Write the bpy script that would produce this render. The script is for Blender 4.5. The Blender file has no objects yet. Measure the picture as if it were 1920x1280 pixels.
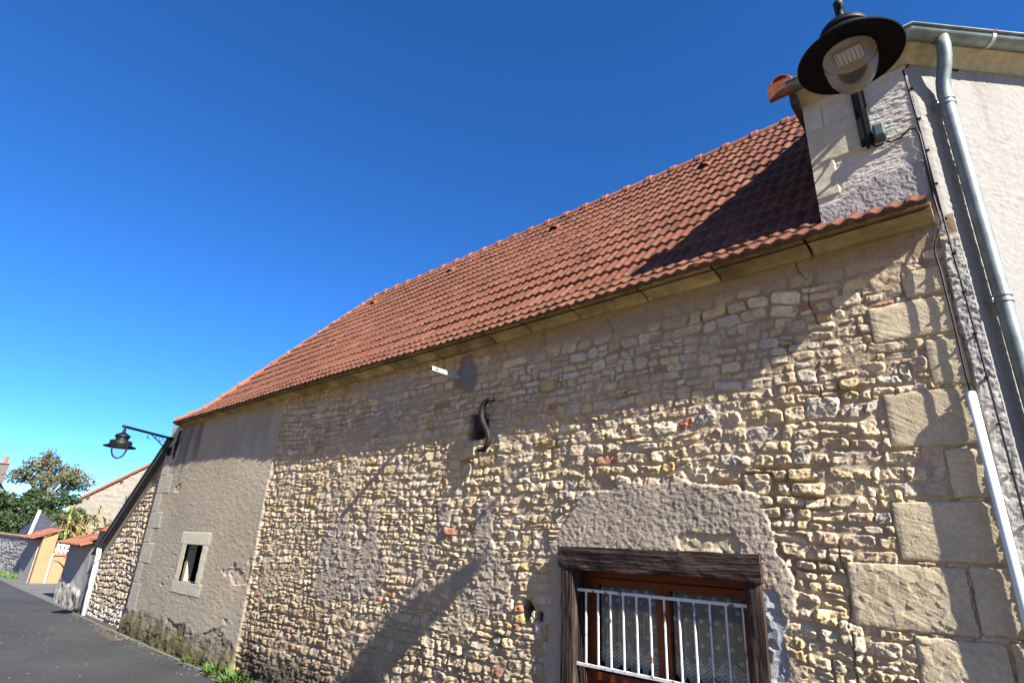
import bpy, math, random
import numpy as np
from mathutils import Vector, Matrix
R = math.radians
scene = bpy.context.scene
COL = scene.collection
random.seed(7)

# ------------------------------------------------------------------ camera
cam = bpy.data.objects.new('camera', bpy.data.cameras.new('camera'))
COL.objects.link(cam)
cam.data.sensor_width = 36.0
cam.data.lens = 36.0 * 1045.52 / 1920.0
cam.data.clip_start = 0.05
cam.data.clip_end = 3000
yaw, el, roll = R(42.662), R(20.387), R(2.857)
F = Vector((-math.sin(yaw) * math.cos(el), math.cos(yaw) * math.cos(el), math.sin(el)))
Rt = Vector((math.cos(yaw), math.sin(yaw), 0)); U = Rt.cross(F)
cr = math.cos(roll) * Rt + math.sin(roll) * U
cu = -math.sin(roll) * Rt + math.cos(roll) * U
CP = Vector((0, -3.67, 1.65))
cam.matrix_world = Matrix(((cr.x, cu.x, -F.x, CP.x), (cr.y, cu.y, -F.y, CP.y), (cr.z, cu.z, -F.z, CP.z), (0, 0, 0, 1)))
scene.camera = cam

# ------------------------------------------------------------------ sky, sun, exposure
SUN = Vector((4.86, -1.0, 3.65)).normalized()
w = bpy.data.worlds.new('World'); scene.world = w; w.use_nodes = True
nt = w.node_tree; bg = nt.nodes['Background']
sky = nt.nodes.new('ShaderNodeTexSky'); sky.sky_type = 'NISHITA'; sky.sun_disc = False
sky.sun_elevation = math.asin(SUN.z); sky.sun_rotation = math.atan2(SUN.x, SUN.y)
sky.altitude = 4000; sky.air_density = 1.0; sky.dust_density = 0.0; sky.ozone_density = 8.0
hs = nt.nodes.new('ShaderNodeHueSaturation'); hs.inputs['Saturation'].default_value = 1.14; hs.inputs['Hue'].default_value = 0.503
nt.links.new(sky.outputs[0], hs.inputs['Color']); nt.links.new(hs.outputs[0], bg.inputs[0]); bg.inputs[1].default_value = 0.104
sl = bpy.data.lights.new('sun', 'SUN'); sl.energy = 5.0; sl.angle = R(0.5); sl.color = (1, 0.95, 0.87)
so = bpy.data.objects.new('sun', sl); COL.objects.link(so)
so.rotation_euler = SUN.to_track_quat('Z', 'Y').to_euler()
scene.view_settings.view_transform = 'Standard'; scene.view_settings.look = 'None'
scene.view_settings.exposure = 1.48; scene.view_settings.gamma = 1.0

# ------------------------------------------------------------------ numpy noise
def h2(ix, iy, s):
    a = (ix.astype(np.int64) * 374761393 + iy.astype(np.int64) * 668265263 + int(s) * 982451653) & 0xFFFFFFFF
    a = ((a ^ (a >> 13)) * 1274126177) & 0xFFFFFFFF
    a = ((a ^ (a >> 16)) * 2246822519) & 0xFFFFFFFF
    return ((a ^ (a >> 15)) & 0xFFFFFF) / float(0xFFFFFF)
def noise(x, y, s=0):
    ix = np.floor(x); iy = np.floor(y); fx = x - ix; fy = y - iy
    ux = fx * fx * (3 - 2 * fx); uy = fy * fy * (3 - 2 * fy)
    a = h2(ix, iy, s); b = h2(ix + 1, iy, s); c = h2(ix, iy + 1, s); d = h2(ix + 1, iy + 1, s)
    return 2 * ((a * (1 - ux) + b * ux) * (1 - uy) + (c * (1 - ux) + d * ux) * uy) - 1
def fbm(x, y, s=0, o=4):
    r = 0; a = 0.5
    for k in range(o):
        r = r + a * noise(x * 2 ** k + 17.3 * k, y * 2 ** k - 9.1 * k, s + k); a *= 0.5
    return r
def facets(x, y, c, s, tilt):
    gx = x / c; gy = y / c; ix = np.floor(gx); iy = np.floor(gy)
    best = np.full(x.shape, 9e9); h = np.zeros(x.shape)
    for dx in (-1, 0, 1):
        for dy in (-1, 0, 1):
            cx = ix + dx; cy = iy + dy
            px = cx + h2(cx, cy, s); py = cy + h2(cx, cy, s + 1)
            ex = gx - px; ey = gy - py; d = ex * ex + ey * ey
            tx = (h2(cx, cy, s + 2) - .5) * 2; ty = (h2(cx, cy, s + 3) - .5) * 2; b = h2(cx, cy, s + 4) - .5
            m = d < best
            h = np.where(m, c * (tilt * (tx * ex + ty * ey) + b * .25), h); best = np.where(m, d, best)
    return h
def sstep(a, b, x):
    t = np.clip((x - a) / (b - a), 0, 1); return t * t * (3 - 2 * t)
def mixc(c, d, m):
    return c * (1 - m[:, None]) + np.asarray(d) * m[:, None]

# ------------------------------------------------------------------ mesh helpers
def grid_mesh(name, P, nx, nz, col, mat, parent=None, keep=None, smooth=True):
    idx = np.arange(nx * nz).reshape(nz, nx)
    q = np.stack([idx[:-1, :-1], idx[:-1, 1:], idx[1:, 1:], idx[1:, :-1]], -1).reshape(-1, 4)
    if keep is not None: q = q[keep]
    return raw_mesh(name, P, q, col, mat, parent, smooth)
def raw_mesh(name, P, q, col, mat, parent=None, smooth=False):
    P = np.asarray(P, np.float32); q = np.asarray(q, np.int32)
    me = bpy.data.meshes.new(name)
    me.vertices.add(len(P)); me.vertices.foreach_set('co', P.ravel())
    me.loops.add(q.size); me.loops.foreach_set('vertex_index', q.ravel())
    me.polygons.add(len(q)); me.polygons.foreach_set('loop_start', np.arange(0, q.size, 4, dtype=np.int32))
    me.polygons.foreach_set('use_smooth', np.full(len(q), smooth))
    if col is not None:
        at = me.color_attributes.new('col', 'FLOAT_COLOR', 'POINT')
        at.data.foreach_set('color', np.concatenate([col, np.ones((len(col), 1))], 1).astype(np.float32).ravel())
    me.update(calc_edges=True); me.validate()
    me.materials.append(mat)
    o = bpy.data.objects.new(name, me); COL.objects.link(o)
    if parent: o.parent = parent
    return o
class MB:
    def __init__(s): s.v = []; s.f = []; s.c = []
    def add(s, vs, fs, c=None):
        b = len(s.v); s.v += [tuple(v) for v in vs]; s.f += [tuple(i + b for i in f) for f in fs]
        s.c += [c or (1, 1, 1)] * len(vs); return s
    def box(s, x0, x1, y0, y1, z0, z1, M=None, c=None):
        v = [Vector((x, y, z)) for x in (x0, x1) for y in (y0, y1) for z in (z0, z1)]
        if M is not None: v = [M @ p for p in v]
        return s.add(v, [(0, 1, 3, 2), (4, 6, 7, 5), (0, 4, 5, 1), (2, 3, 7, 6), (0, 2, 6, 4), (1, 5, 7, 3)], c)
    def tube(s, pts, r, n=10, c=None, caps=True):
        pts = [Vector(p) for p in pts]; rs = r if isinstance(r, (list, tuple)) else [r] * len(pts)
        rings = []; up = None
        for i, p in enumerate(pts):
            t = (pts[min(i + 1, len(pts) - 1)] - pts[max(i - 1, 0)]).normalized()
            if up is None: up = Vector((0, 0, 1)) if abs(t.z) < .9 else Vector((1, 0, 0))
            a = t.cross(up).normalized(); b = a.cross(t).normalized(); up = b
            rings.append([p + rs[i] * (math.cos(2 * math.pi * k / n) * a + math.sin(2 * math.pi * k / n) * b) for k in range(n)])
        vs = [v for g in rings for v in g]; fs = []
        for i in range(len(pts) - 1):
            for k in range(n):
                fs.append((i * n + k, i * n + (k + 1) % n, (i + 1) * n + (k + 1) % n, (i + 1) * n + k))
        if caps: fs += [tuple(range(n - 1, -1, -1)), tuple(range((len(pts) - 1) * n, len(pts) * n))]
        return s.add(vs, fs, c)
    def lathe(s, prof, o, n=40, c=None):
        vs = []; fs = []
        for (r, z) in prof:
            for k in range(n): vs.append((o[0] + r * math.cos(2 * math.pi * k / n), o[1] + r * math.sin(2 * math.pi * k / n), o[2] + z))
        for i in range(len(prof) - 1):
            for k in range(n): fs.append((i * n + k, i * n + (k + 1) % n, (i + 1) * n + (k + 1) % n, (i + 1) * n + k))
        return s.add(vs, fs, c)
    def prism(s, prof, axis0, axis1, c=None):
        """prof: list of Vector offsets, swept from axis0 to axis1"""
        n = len(prof); a = Vector(axis0); b = Vector(axis1)
        vs = [a + Vector(p) for p in prof] + [b + Vector(p) for p in prof]
        fs = [(k, (k + 1) % n, n + (k + 1) % n, n + k) for k in range(n)] + [tuple(range(n - 1, -1, -1)), tuple(range(n, 2 * n))]
        return s.add(vs, fs, c)
    def build(s, name, mat, parent=None, smooth=False, bevel=0, recalc=True):
        me = bpy.data.meshes.new(name); me.from_pydata([tuple(v) for v in s.v], [], s.f)
        at = me.color_attributes.new('col', 'FLOAT_COLOR', 'POINT')
        at.data.foreach_set('color', np.array([[*c, 1] for c in s.c], np.float32).ravel())
        me.materials.append(mat)
        if recalc:
            import bmesh
            bm = bmesh.new(); bm.from_mesh(me); bmesh.ops.recalc_face_normals(bm, faces=bm.faces); bm.to_mesh(me); bm.free()
        for p in me.polygons: p.use_smooth = smooth
        o = bpy.data.objects.new(name, me); COL.objects.link(o)
        if parent: o.parent = parent
        if bevel:
            m = o.modifiers.new('bevel', 'BEVEL'); m.width = bevel; m.segments = 2; m.limit_method = 'ANGLE'
        return o
def thing(name, label, cat, group=None, loc=(0, 0, 0)):
    o = bpy.data.objects.new(name, None); COL.objects.link(o); o.location = loc; o.empty_display_size = .2
    return tag(o, label, cat, group)
def tag(o, label, cat, group=None):
    o['label'] = label; o['category'] = cat
    if group: o['group'] = group
    return o
def kind(o, k): o['kind'] = k; return o

# ------------------------------------------------------------------ materials
def mat(name, color=(.5, .5, .5), rough=.8, metal=0, vcol=False, nscale=0, nmix=.3, bump=0, bscale=60, spec=.3, coat=0):
    m = bpy.data.materials.new(name); m.use_nodes = True; t = m.node_tree; b = t.nodes['Principled BSDF']
    b.inputs['Roughness'].default_value = rough; b.inputs['Metallic'].default_value = metal
    b.inputs['Specular IOR Level'].default_value = spec; b.inputs['Coat Weight'].default_value = coat
    tc = t.nodes.new('ShaderNodeTexCoord'); src = None
    if vcol:
        a = t.nodes.new('ShaderNodeAttribute'); a.attribute_name = 'col'; src = a.outputs['Color']
    else:
        c = t.nodes.new('ShaderNodeRGB'); c.outputs[0].default_value = (*color, 1); src = c.outputs[0]
    if nscale:
        n = t.nodes.new('ShaderNodeTexNoise'); n.inputs['Scale'].default_value = nscale; n.inputs['Detail'].default_value = 6
        n.inputs['Roughness'].default_value = .65
        t.links.new(tc.outputs['Object'], n.inputs['Vector'])
        r = t.nodes.new('ShaderNodeMapRange'); r.inputs['From Min'].default_value = .3; r.inputs['From Max'].default_value = .7
        r.inputs['To Min'].default_value = 1 - nmix; r.inputs['To Max'].default_value = 1 + nmix * .6
        t.links.new(n.outputs['Fac'], r.inputs['Value'])
        mx = t.nodes.new('ShaderNodeVectorMath'); mx.operation = 'SCALE'
        t.links.new(src, mx.inputs[0]); t.links.new(r.outputs[0], mx.inputs['Scale']); src = mx.outputs[0]
    t.links.new(src, b.inputs['Base Color'])
    if bump:
        n2 = t.nodes.new('ShaderNodeTexNoise'); n2.inputs['Scale'].default_value = bscale; n2.inputs['Detail'].default_value = 5
        t.links.new(tc.outputs['Object'], n2.inputs['Vector'])
        bp = t.nodes.new('ShaderNodeBump'); bp.inputs['Strength'].default_value = 1; bp.inputs['Distance'].default_value = bump
        t.links.new(n2.outputs['Fac'], bp.inputs['Height']); t.links.new(bp.outputs[0], b.inputs['Normal'])
    return m
M_stone = mat('rubble_stone', vcol=True, rough=.92, nscale=45, nmix=.2, bump=.0022, bscale=105, spec=.15)
M_render = mat('rough_render', vcol=True, rough=.93, nscale=30, nmix=.12, bump=.0016, bscale=120, spec=.15)
M_tile = mat('terracotta', vcol=True, rough=.85, nscale=25, nmix=.35, bump=.001, bscale=120, spec=.1)
M_lime = mat('limestone', vcol=True, rough=.9, nscale=12, nmix=.3, bump=.002, bscale=60, spec=.15)
M_zinc = mat('zinc', (.21, .245, .235), rough=.5, metal=.35, nscale=7, nmix=.45, spec=.5)
M_black = mat('black_paint', (.008, .009, .010), rough=.5, spec=.22, coat=0, nscale=9, nmix=.3)
M_darkin = mat('dark_underside', (.005, .0045, .0045), rough=.8, spec=.08)
M_iron = mat('rusty_iron', (.020, .011, .009), rough=.65, nscale=40, nmix=.5, bump=.002, bscale=80)
M_galv = mat('galvanised', (.55, .55, .52), rough=.5, metal=.4, nscale=20, nmix=.2)
M_white = mat('white_paint', (.72, .71, .69), rough=.5, nscale=30, nmix=.15)
def rusty_white():
    m = mat('chipped_white_paint', (.72, .71, .69), rough=.5, nscale=30, nmix=.2); t = m.node_tree; b = t.nodes['Principled BSDF']; src = b.inputs['Base Color'].links[0].from_socket
    tc = t.nodes.new('ShaderNodeTexCoord'); n = t.nodes.new('ShaderNodeTexNoise'); n.inputs['Scale'].default_value = 16; n.inputs['Detail'].default_value = 5
    r = t.nodes.new('ShaderNodeMapRange'); r.inputs['From Min'].default_value = .60; r.inputs['From Max'].default_value = .66
    mx = t.nodes.new('ShaderNodeMix'); mx.data_type = 'RGBA'; mx.inputs[7].default_value = (.20, .09, .045, 1)
    t.links.new(tc.outputs['Object'], n.inputs['Vector']); t.links.new(n.outputs['Fac'], r.inputs[0]); t.links.new(r.outputs[0], mx.inputs[0]); t.links.new(src, mx.inputs[6]); t.links.new(mx.outputs[2], b.inputs['Base Color'])
    return m
M_bar = rusty_white()
M_pvc = mat('white_plastic', (.74, .76, .75), rough=.35, spec=.5)
M_cable = mat('cable_black', (.012, .012, .013), rough=.5)
M_wood = None
M_cas = mat('red_brown_wood', (.15, .035, .012), rough=.45, nscale=18, nmix=.3)
M_dark = mat('dark_interior', (.02, .018, .016), rough=.95)
M_orange = mat('orange_render', (.42, .215, .11), rough=.9, nscale=4, nmix=.12, bump=.003, bscale=50)
M_slate = mat('slate', (.045, .05, .065), rough=.55, nscale=5, nmix=.4, bump=.01, bscale=12)
M_plain = mat('painted', vcol=True, rough=.85, nscale=8, nmix=.25, bump=.004, bscale=40)
def leafmat(name, c, var=.5):
    m = mat(name, c, rough=.55, nscale=3.5, nmix=var, spec=.4)
    b = m.node_tree.nodes['Principled BSDF']
    b.inputs['Transmission Weight'].default_value = 0
    b.inputs['Subsurface Weight'].default_value = 0
    return m
M_leafd = leafmat('leaf_dark', (.045, .075, .022)); M_leaf = leafmat('leaf_mid', (.12, .135, .055)); M_leafb = leafmat('leaf_brown', (.13, .095, .04))
M_weed = leafmat('weed_leaf', (.10, .19, .035)); M_bark = mat('bark', (.22, .18, .14), rough=.9, nscale=9, nmix=.4)
M_corn = leafmat('dry_corn', (.33, .22, .085), .4); M_corng = leafmat('green_corn', (.24, .28, .08), .4)

# wood with grain running along X (object space)
def woodmat(name, axis):
    m = mat(name, (.1, .07, .05), rough=.85, spec=.2); t = m.node_tree; b = t.nodes['Principled BSDF']
    tc = t.nodes.new('ShaderNodeTexCoord'); mp = t.nodes.new('ShaderNodeMapping')
    sc = [55, 55, 55]; sc[axis] = 3.0; mp.inputs['Scale'].default_value = sc
    n = t.nodes.new('ShaderNodeTexNoise'); n.inputs['Scale'].default_value = 1.0; n.inputs['Detail'].default_value = 7; n.inputs['Distortion'].default_value = .9
    t.links.new(tc.outputs['Object'], mp.inputs[0]); t.links.new(mp.outputs[0], n.inputs['Vector'])
    cr_ = t.nodes.new('ShaderNodeValToRGB'); e = cr_.color_ramp.elements
    e[0].position = .32; e[0].color = (.008, .005, .004, 1); e[1].position = .74; e[1].color = (.105, .075, .06, 1)
    k = e.new(.5); k.color = (.034, .022, .017, 1)
    t.links.new(n.outputs['Fac'], cr_.inputs[0]); t.links.new(cr_.outputs[0], b.inputs['Base Color'])
    bp = t.nodes.new('ShaderNodeBump'); bp.inputs['Distance'].default_value = .008
    t.links.new(n.outputs['Fac'], bp.inputs['Height']); t.links.new(bp.outputs[0], b.inputs['Normal'])
    return m
M_beam = woodmat('old_beam', 0); M_post = woodmat('old_post', 2)

# glass
def glass(name, tint=(1, 1, 1), rough=0.0, ior=1.5, frost=0.0):
    m = bpy.data.materials.new(name); m.use_nodes = True; t = m.node_tree; b = t.nodes['Principled BSDF']
    tr = t.nodes.new('ShaderNodeBsdfTransparent'); tr.inputs[0].default_value = (*tint, 1)
    gl = t.nodes.new('ShaderNodeBsdfGlossy'); gl.inputs['Roughness'].default_value = rough
    fr = t.nodes.new('ShaderNodeFresnel'); fr.inputs[0].default_value = ior
    ms = t.nodes.new('ShaderNodeMixShader'); t.links.new(fr.outputs[0], ms.inputs[0]); t.links.new(tr.outputs[0], ms.inputs[1]); t.links.new(gl.outputs[0], ms.inputs[2])
    df = t.nodes.new('ShaderNodeBsdfTranslucent'); df.inputs[0].default_value = (.9, .9, .92, 1); m2 = t.nodes.new('ShaderNodeMixShader'); m2.inputs[0].default_value = frost
    t.links.new(ms.outputs[0], m2.inputs[1]); t.links.new(df.outputs[0], m2.inputs[2])
    t.links.new(m2.outputs[0], t.nodes['Material Output'].inputs[0]); t.nodes.remove(b)
    return m
M_glass = glass('window_glass', (.88, .92, .94), 0.0, 1.3); M_bowl = glass('lamp_bowl', (.95, .955, .97), .02, 1.28, .06)

# asphalt
M_asph = mat('asphalt', (.060, .060, .059), rough=.85, nscale=.9, nmix=.3, bump=.004, bscale=220, spec=.3)
def asphalt_detail(m):
    t = m.node_tree; b = t.nodes['Principled BSDF']; src = b.inputs['Base Color'].links[0].from_socket
    tc = t.nodes.new('ShaderNodeTexCoord'); v = t.nodes.new('ShaderNodeTexVoronoi'); v.inputs['Scale'].default_value = 70
    t.links.new(tc.outputs['Object'], v.inputs['Vector'])
    r = t.nodes.new('ShaderNodeMapRange'); r.inputs['From Min'].default_value = .0; r.inputs['From Max'].default_value = .6; r.inputs['To Min'].default_value = 1.25; r.inputs['To Max'].default_value = .75
    t.links.new(v.outputs['Distance'], r.inputs[0])
    s = t.nodes.new('ShaderNodeVectorMath'); s.operation = 'SCALE'; t.links.new(src, s.inputs[0]); t.links.new(r.outputs[0], s.inputs['Scale'])
    t.links.new(s.outputs[0], b.inputs['Base Color'])
asphalt_detail(M_asph)
M_kerb = mat('gutter_concrete', (.066, .062, .056), rough=.9, nscale=5, nmix=.35, bump=.004, bscale=90)
M_soil = mat('verge_ground', (.26, .23, .17), rough=.95, nscale=1.5, nmix=.3)

# ------------------------------------------------------------------ ground
kind(MB().add([(-800, -800, -.03), (800, -800, -.03), (800, 800, -.03), (-800, 800, -.03)], [(0, 1, 2, 3)]).build('ground', M_soil), 'structure')
kind(MB().add([(-120, -4.6, 0), (30, -4.6, 0), (30, -.13, 0), (-120, -.13, 0)], [(0, 1, 2, 3)]).build('road', M_asph), 'structure')
kind(MB().box(-120, 40, -30, -4.6, -.3, .12).build('bounce_yard', mat('bounce_paving', (.38, .29, .12), rough=.9, nscale=3, nmix=.2)), 'structure')  # unseen ground, added and tinted ochre to bounce warm light at the barn
kind(MB().box(-15.2, 30, -.13, .02, -.3, .006).build('gutter_strip', M_kerb), 'structure')
kind(MB().add([(-60, -.13, -.004), (-15.2, -.13, -.004), (-15.2, 6, -.004), (-60, 6, -.004)], [(0, 1, 2, 3)]).build('driveway', mat('driveway_tar', (.13, .125, .12), rough=.9, nscale=3, nmix=.3)), 'structure')

# the row of houses across the street, behind the photographer (it closes off the low sky and shows in the glass)
row = bpy.data.objects.new('opposite_house', None); COL.objects.link(row)
row['label'] = 'beige rendered house across the street behind the photographer'; row['category'] = 'house'
M_beige = mat('beige_render', (.55, .40, .20), rough=.9, nscale=2, nmix=.15)
MB().box(-34, 14, -20, -14, -.2, 5.6).build('wall', M_beige, row)
MB().add([(-34.2, -13.7, 5.6), (14.2, -13.7, 5.6), (14.2, -17, 8.2), (-34.2, -17, 8.2), (14.2, -20.3, 5.6), (-34.2, -20.3, 5.6)], [(0, 1, 2, 3), (3, 2, 4, 5), (0, 3, 5), (1, 4, 2)]).build('roof', mat('opposite_roof', (.24, .1, .06), rough=.85, nscale=6, nmix=.3), row)
for k in range(9): MB().box(-32 + k * 5, -30.9 + k * 5, -14.05, -13.98, 1.0, 2.4).build('shutter', mat('pale_shutter', (.4, .42, .4), rough=.6), row)

kind(MB().box(-15.2, 30, -.172, -.132, -.3, .009).build('kerb_line', mat('pale_edge', (.15, .143, .13), rough=.9, nscale=7, nmix=.5)), 'structure')
# ------------------------------------------------------------------ rubble wall generator
PAL = np.array([(.54, .42, .265), (.57, .45, .30), (.51, .39, .235), (.52, .385, .205), (.59, .48, .335), (.48, .38, .25), (.53, .41, .25), (.46, .395, .31), (.55, .43, .28), (.50, .37, .25), (.53, .40, .21)])
def rubble(x, z, x0, x1, z0, z1, seed, hmin=.06, hmax=.125, wr=(1.1, 3.0)):
    """returns (sd, sid, rnd[...]) rounded-box distance of the stone each point falls in"""
    rg = np.random.RandomState(seed)
    v = z + .05 * noise(x * .6, z * .9, seed) + .018 * noise(x * 2.6, z * 3.1, seed + 1) + .007 * noise(x * 9, z * 11, seed + 2)
    u = x + .02 * noise(x * 3, z * 4, seed + 3) + .008 * noise(x * 10, z * 10, seed + 4)
    b = [z0 - .2]
    while b[-1] < z1 + .2: b.append(b[-1] + rg.uniform(hmin, hmax))
    b = np.array(b); row = np.clip(np.searchsorted(b, v) - 1, 0, len(b) - 2)
    sd = np.full(x.shape, .02); sid = np.zeros(x.shape, np.int64); base = 1; OX = np.zeros(x.shape); OZ = np.zeros(x.shape)
    prevbig = None
    for r in range(len(b) - 1):
        h = b[r + 1] - b[r]; bx = [x0 - .3 - rg.uniform(0, .3)]
        while bx[-1] < x1 + .3: bx.append(bx[-1] + h * rg.uniform(*wr) * (1.5 if rg.rand() < .13 else 1))
        bx = np.array(bx); n = len(bx) - 1
        m = np.where(row == r)[0]
        big = rg.rand(n) < .06
        split = (rg.rand(n) < .13) & ~big; sp = rg.uniform(.35, .65, n)
        gl, gr_, gb, gt = .0015 + .013 * rg.rand(4, n) ** 2.2; tx = rg.uniform(-.3, .3, n); tz = rg.uniform(-.13, .13, n); rc_ = rg.uniform(.35, .95, n)
        if len(m):
            uu = u[m]; vv = v[m]; i = np.clip(np.searchsorted(bx, uu) - 1, 0, n - 1)
            lo = b[r] + gb[i]; hi = b[r + 1] - gt[i]
            zs = b[r] + h * sp[i]; up = split[i] & (vv > zs); dn = split[i] & ~up
            lo = np.where(up, zs + .005, lo); hi = np.where(dn, zs - .004, hi)
            hi = np.where(big[i], b[r + 1] + .5 * h, hi)
            cx = (bx[i] + gl[i] + bx[i + 1] - gr_[i]) / 2; hx = (bx[i + 1] - gr_[i] - bx[i] - gl[i]) / 2
            cz = (lo + hi) / 2; hz = (hi - lo) / 2
            ex = uu - cx; ez = vv - cz; k1 = np.abs(tx[i]) * hz * .5; k2 = np.minimum(np.abs(tz[i]) * hx * .5, hz * .3)
            tz_ = tz[i] * np.minimum(1, hz * .6 / (np.abs(tz[i]) * hx + 1e-6)); hx = hx - k1; hz = hz - k2
            rr = np.minimum(np.minimum(hx, hz) * rc_[i], .045)
            qx = np.abs(ex + tx[i] * ez) - hx + rr; qz = np.abs(ez + tz_ * ex) - hz + rr
            d = np.hypot(np.maximum(qx, 0), np.maximum(qz, 0)) + np.minimum(np.maximum(qx, qz), 0) - rr
            s = base + 2 * i + up
            if prevbig is not None:
                pbx, pbig, pbase, ph, pt = prevbig
                j = np.clip(np.searchsorted(pbx, uu) - 1, 0, len(pbig) - 1)
                lo2 = pbx[j] + .006; hi2 = pbx[j + 1] - .006; top = pt + .55 * h
                inb = pbig[j] & (vv < top)
                c2 = (lo2 + hi2) / 2; hx2 = (hi2 - lo2) / 2
                qx = np.abs(uu - c2) - hx2 + .025; qz = (vv - top) + .025
                d2 = np.hypot(np.maximum(qx, 0), np.maximum(qz, 0)) + np.minimum(np.maximum(qx, qz), 0) - .025
                # stones cut by the tall one below
                cut = np.where(pbig[j] & (vv >= top), top - vv + .008, -1)
                for k in np.where(pbig)[0]:
                    near = np.maximum(pbx[k] - uu, uu - pbx[k + 1])
                    ok = (near > 0) & (near < .05) & (vv < top)
                    cut = np.where(ok, np.maximum(cut, .004 - near), cut)
                d = np.maximum(d, cut)
                d = np.where(inb, d2, d); s = np.where(inb, pbase + 2 * j, s)
            sd[m] = d; sid[m] = s; OX[m] = ex; OZ[m] = ez
        prevbig = (bx, big, base, h, b[r + 1]); base += 2 * n + 2
    rubble.off = (OX, OZ)
    return sd, sid
def stone_color(sid, x, z, seed):
    a = h2(sid, sid * 0 + 3, seed)
    c = PAL[(a * len(PAL)).astype(int) % len(PAL)] * np.array((.96, .955, .92)) + .045
    br = .82 + .36 * h2(sid, sid * 0 + 5, seed); c *= br[:, None]
    p = h2(sid, sid * 0 + 9, seed)
    c = np.where((p < .020)[:, None], np.array((.42, .20, .12)), c)
    c = np.where(((p > .02) & (p < .045))[:, None], np.array((.50, .345, .15)), c)
    c = np.where(((p > .06) & (p < .075))[:, None], np.array((.52, .46, .37)), c)
    c *= (1 + .22 * fbm(x * 14, z * 14, seed + 20, 3))[:, None]
    return c
def stone_height(sd, sid, x, z, seed, rough=1.0):
    OX, OZ = rubble.off
    e = .003 + .006 * h2(sid, sid * 0 + 1, seed)
    t = np.clip((-sd + .008 * fbm(x * 17, z * 17, seed + 30, 4)) / e, 0, 1)
    prof = np.sqrt(np.clip(1 - (1 - t) ** 2, 0, 1))
    hs = .009 * h2(sid, sid * 0 + 2, seed) + np.clip((h2(sid, sid * 0 + 6, seed) - .5) * .26 * OX + (h2(sid, sid * 0 + 7, seed) - .5) * .34 * OZ, -.02, .02) + rough * (facets(x, z, .06, seed + 40, .17) + facets(x + .3, z, .021, seed + 50, .23) + .004 * fbm(x * 9, z * 9, seed + 60, 3) + .0022 * fbm(x * 60, z * 60, seed + 61, 3))
    return prof, hs
def poly_sd(x, z, pts):
    d = np.full(x.shape, 9e9); inside = np.zeros(x.shape, bool); n = len(pts)
    for i in range(n):
        ax, az = pts[i]; bx, bz = pts[(i + 1) % n]; ex, ez = bx - ax, bz - az
        t = np.clip(((x - ax) * ex + (z - az) * ez) / (ex * ex + ez * ez), 0, 1)
        d = np.minimum(d, np.hypot(x - ax - t * ex, z - az - t * ez))
        c = ((az > z) != (bz > z)) & (x < (bx - ax) * (z - az) / (bz - az + 1e-12) + ax); inside ^= c
    return np.where(inside, -d, d)
def rbox(x, z, x0, x1, z0, z1, r=.012):
    qx = np.abs(x - (x0 + x1) / 2) - (x1 - x0) / 2 + r; qz = np.abs(z - (z0 + z1) / 2) - (z1 - z0) / 2 + r
    return np.hypot(np.maximum(qx, 0), np.maximum(qz, 0)) + np.minimum(np.maximum(qx, qz), 0) - r

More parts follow.
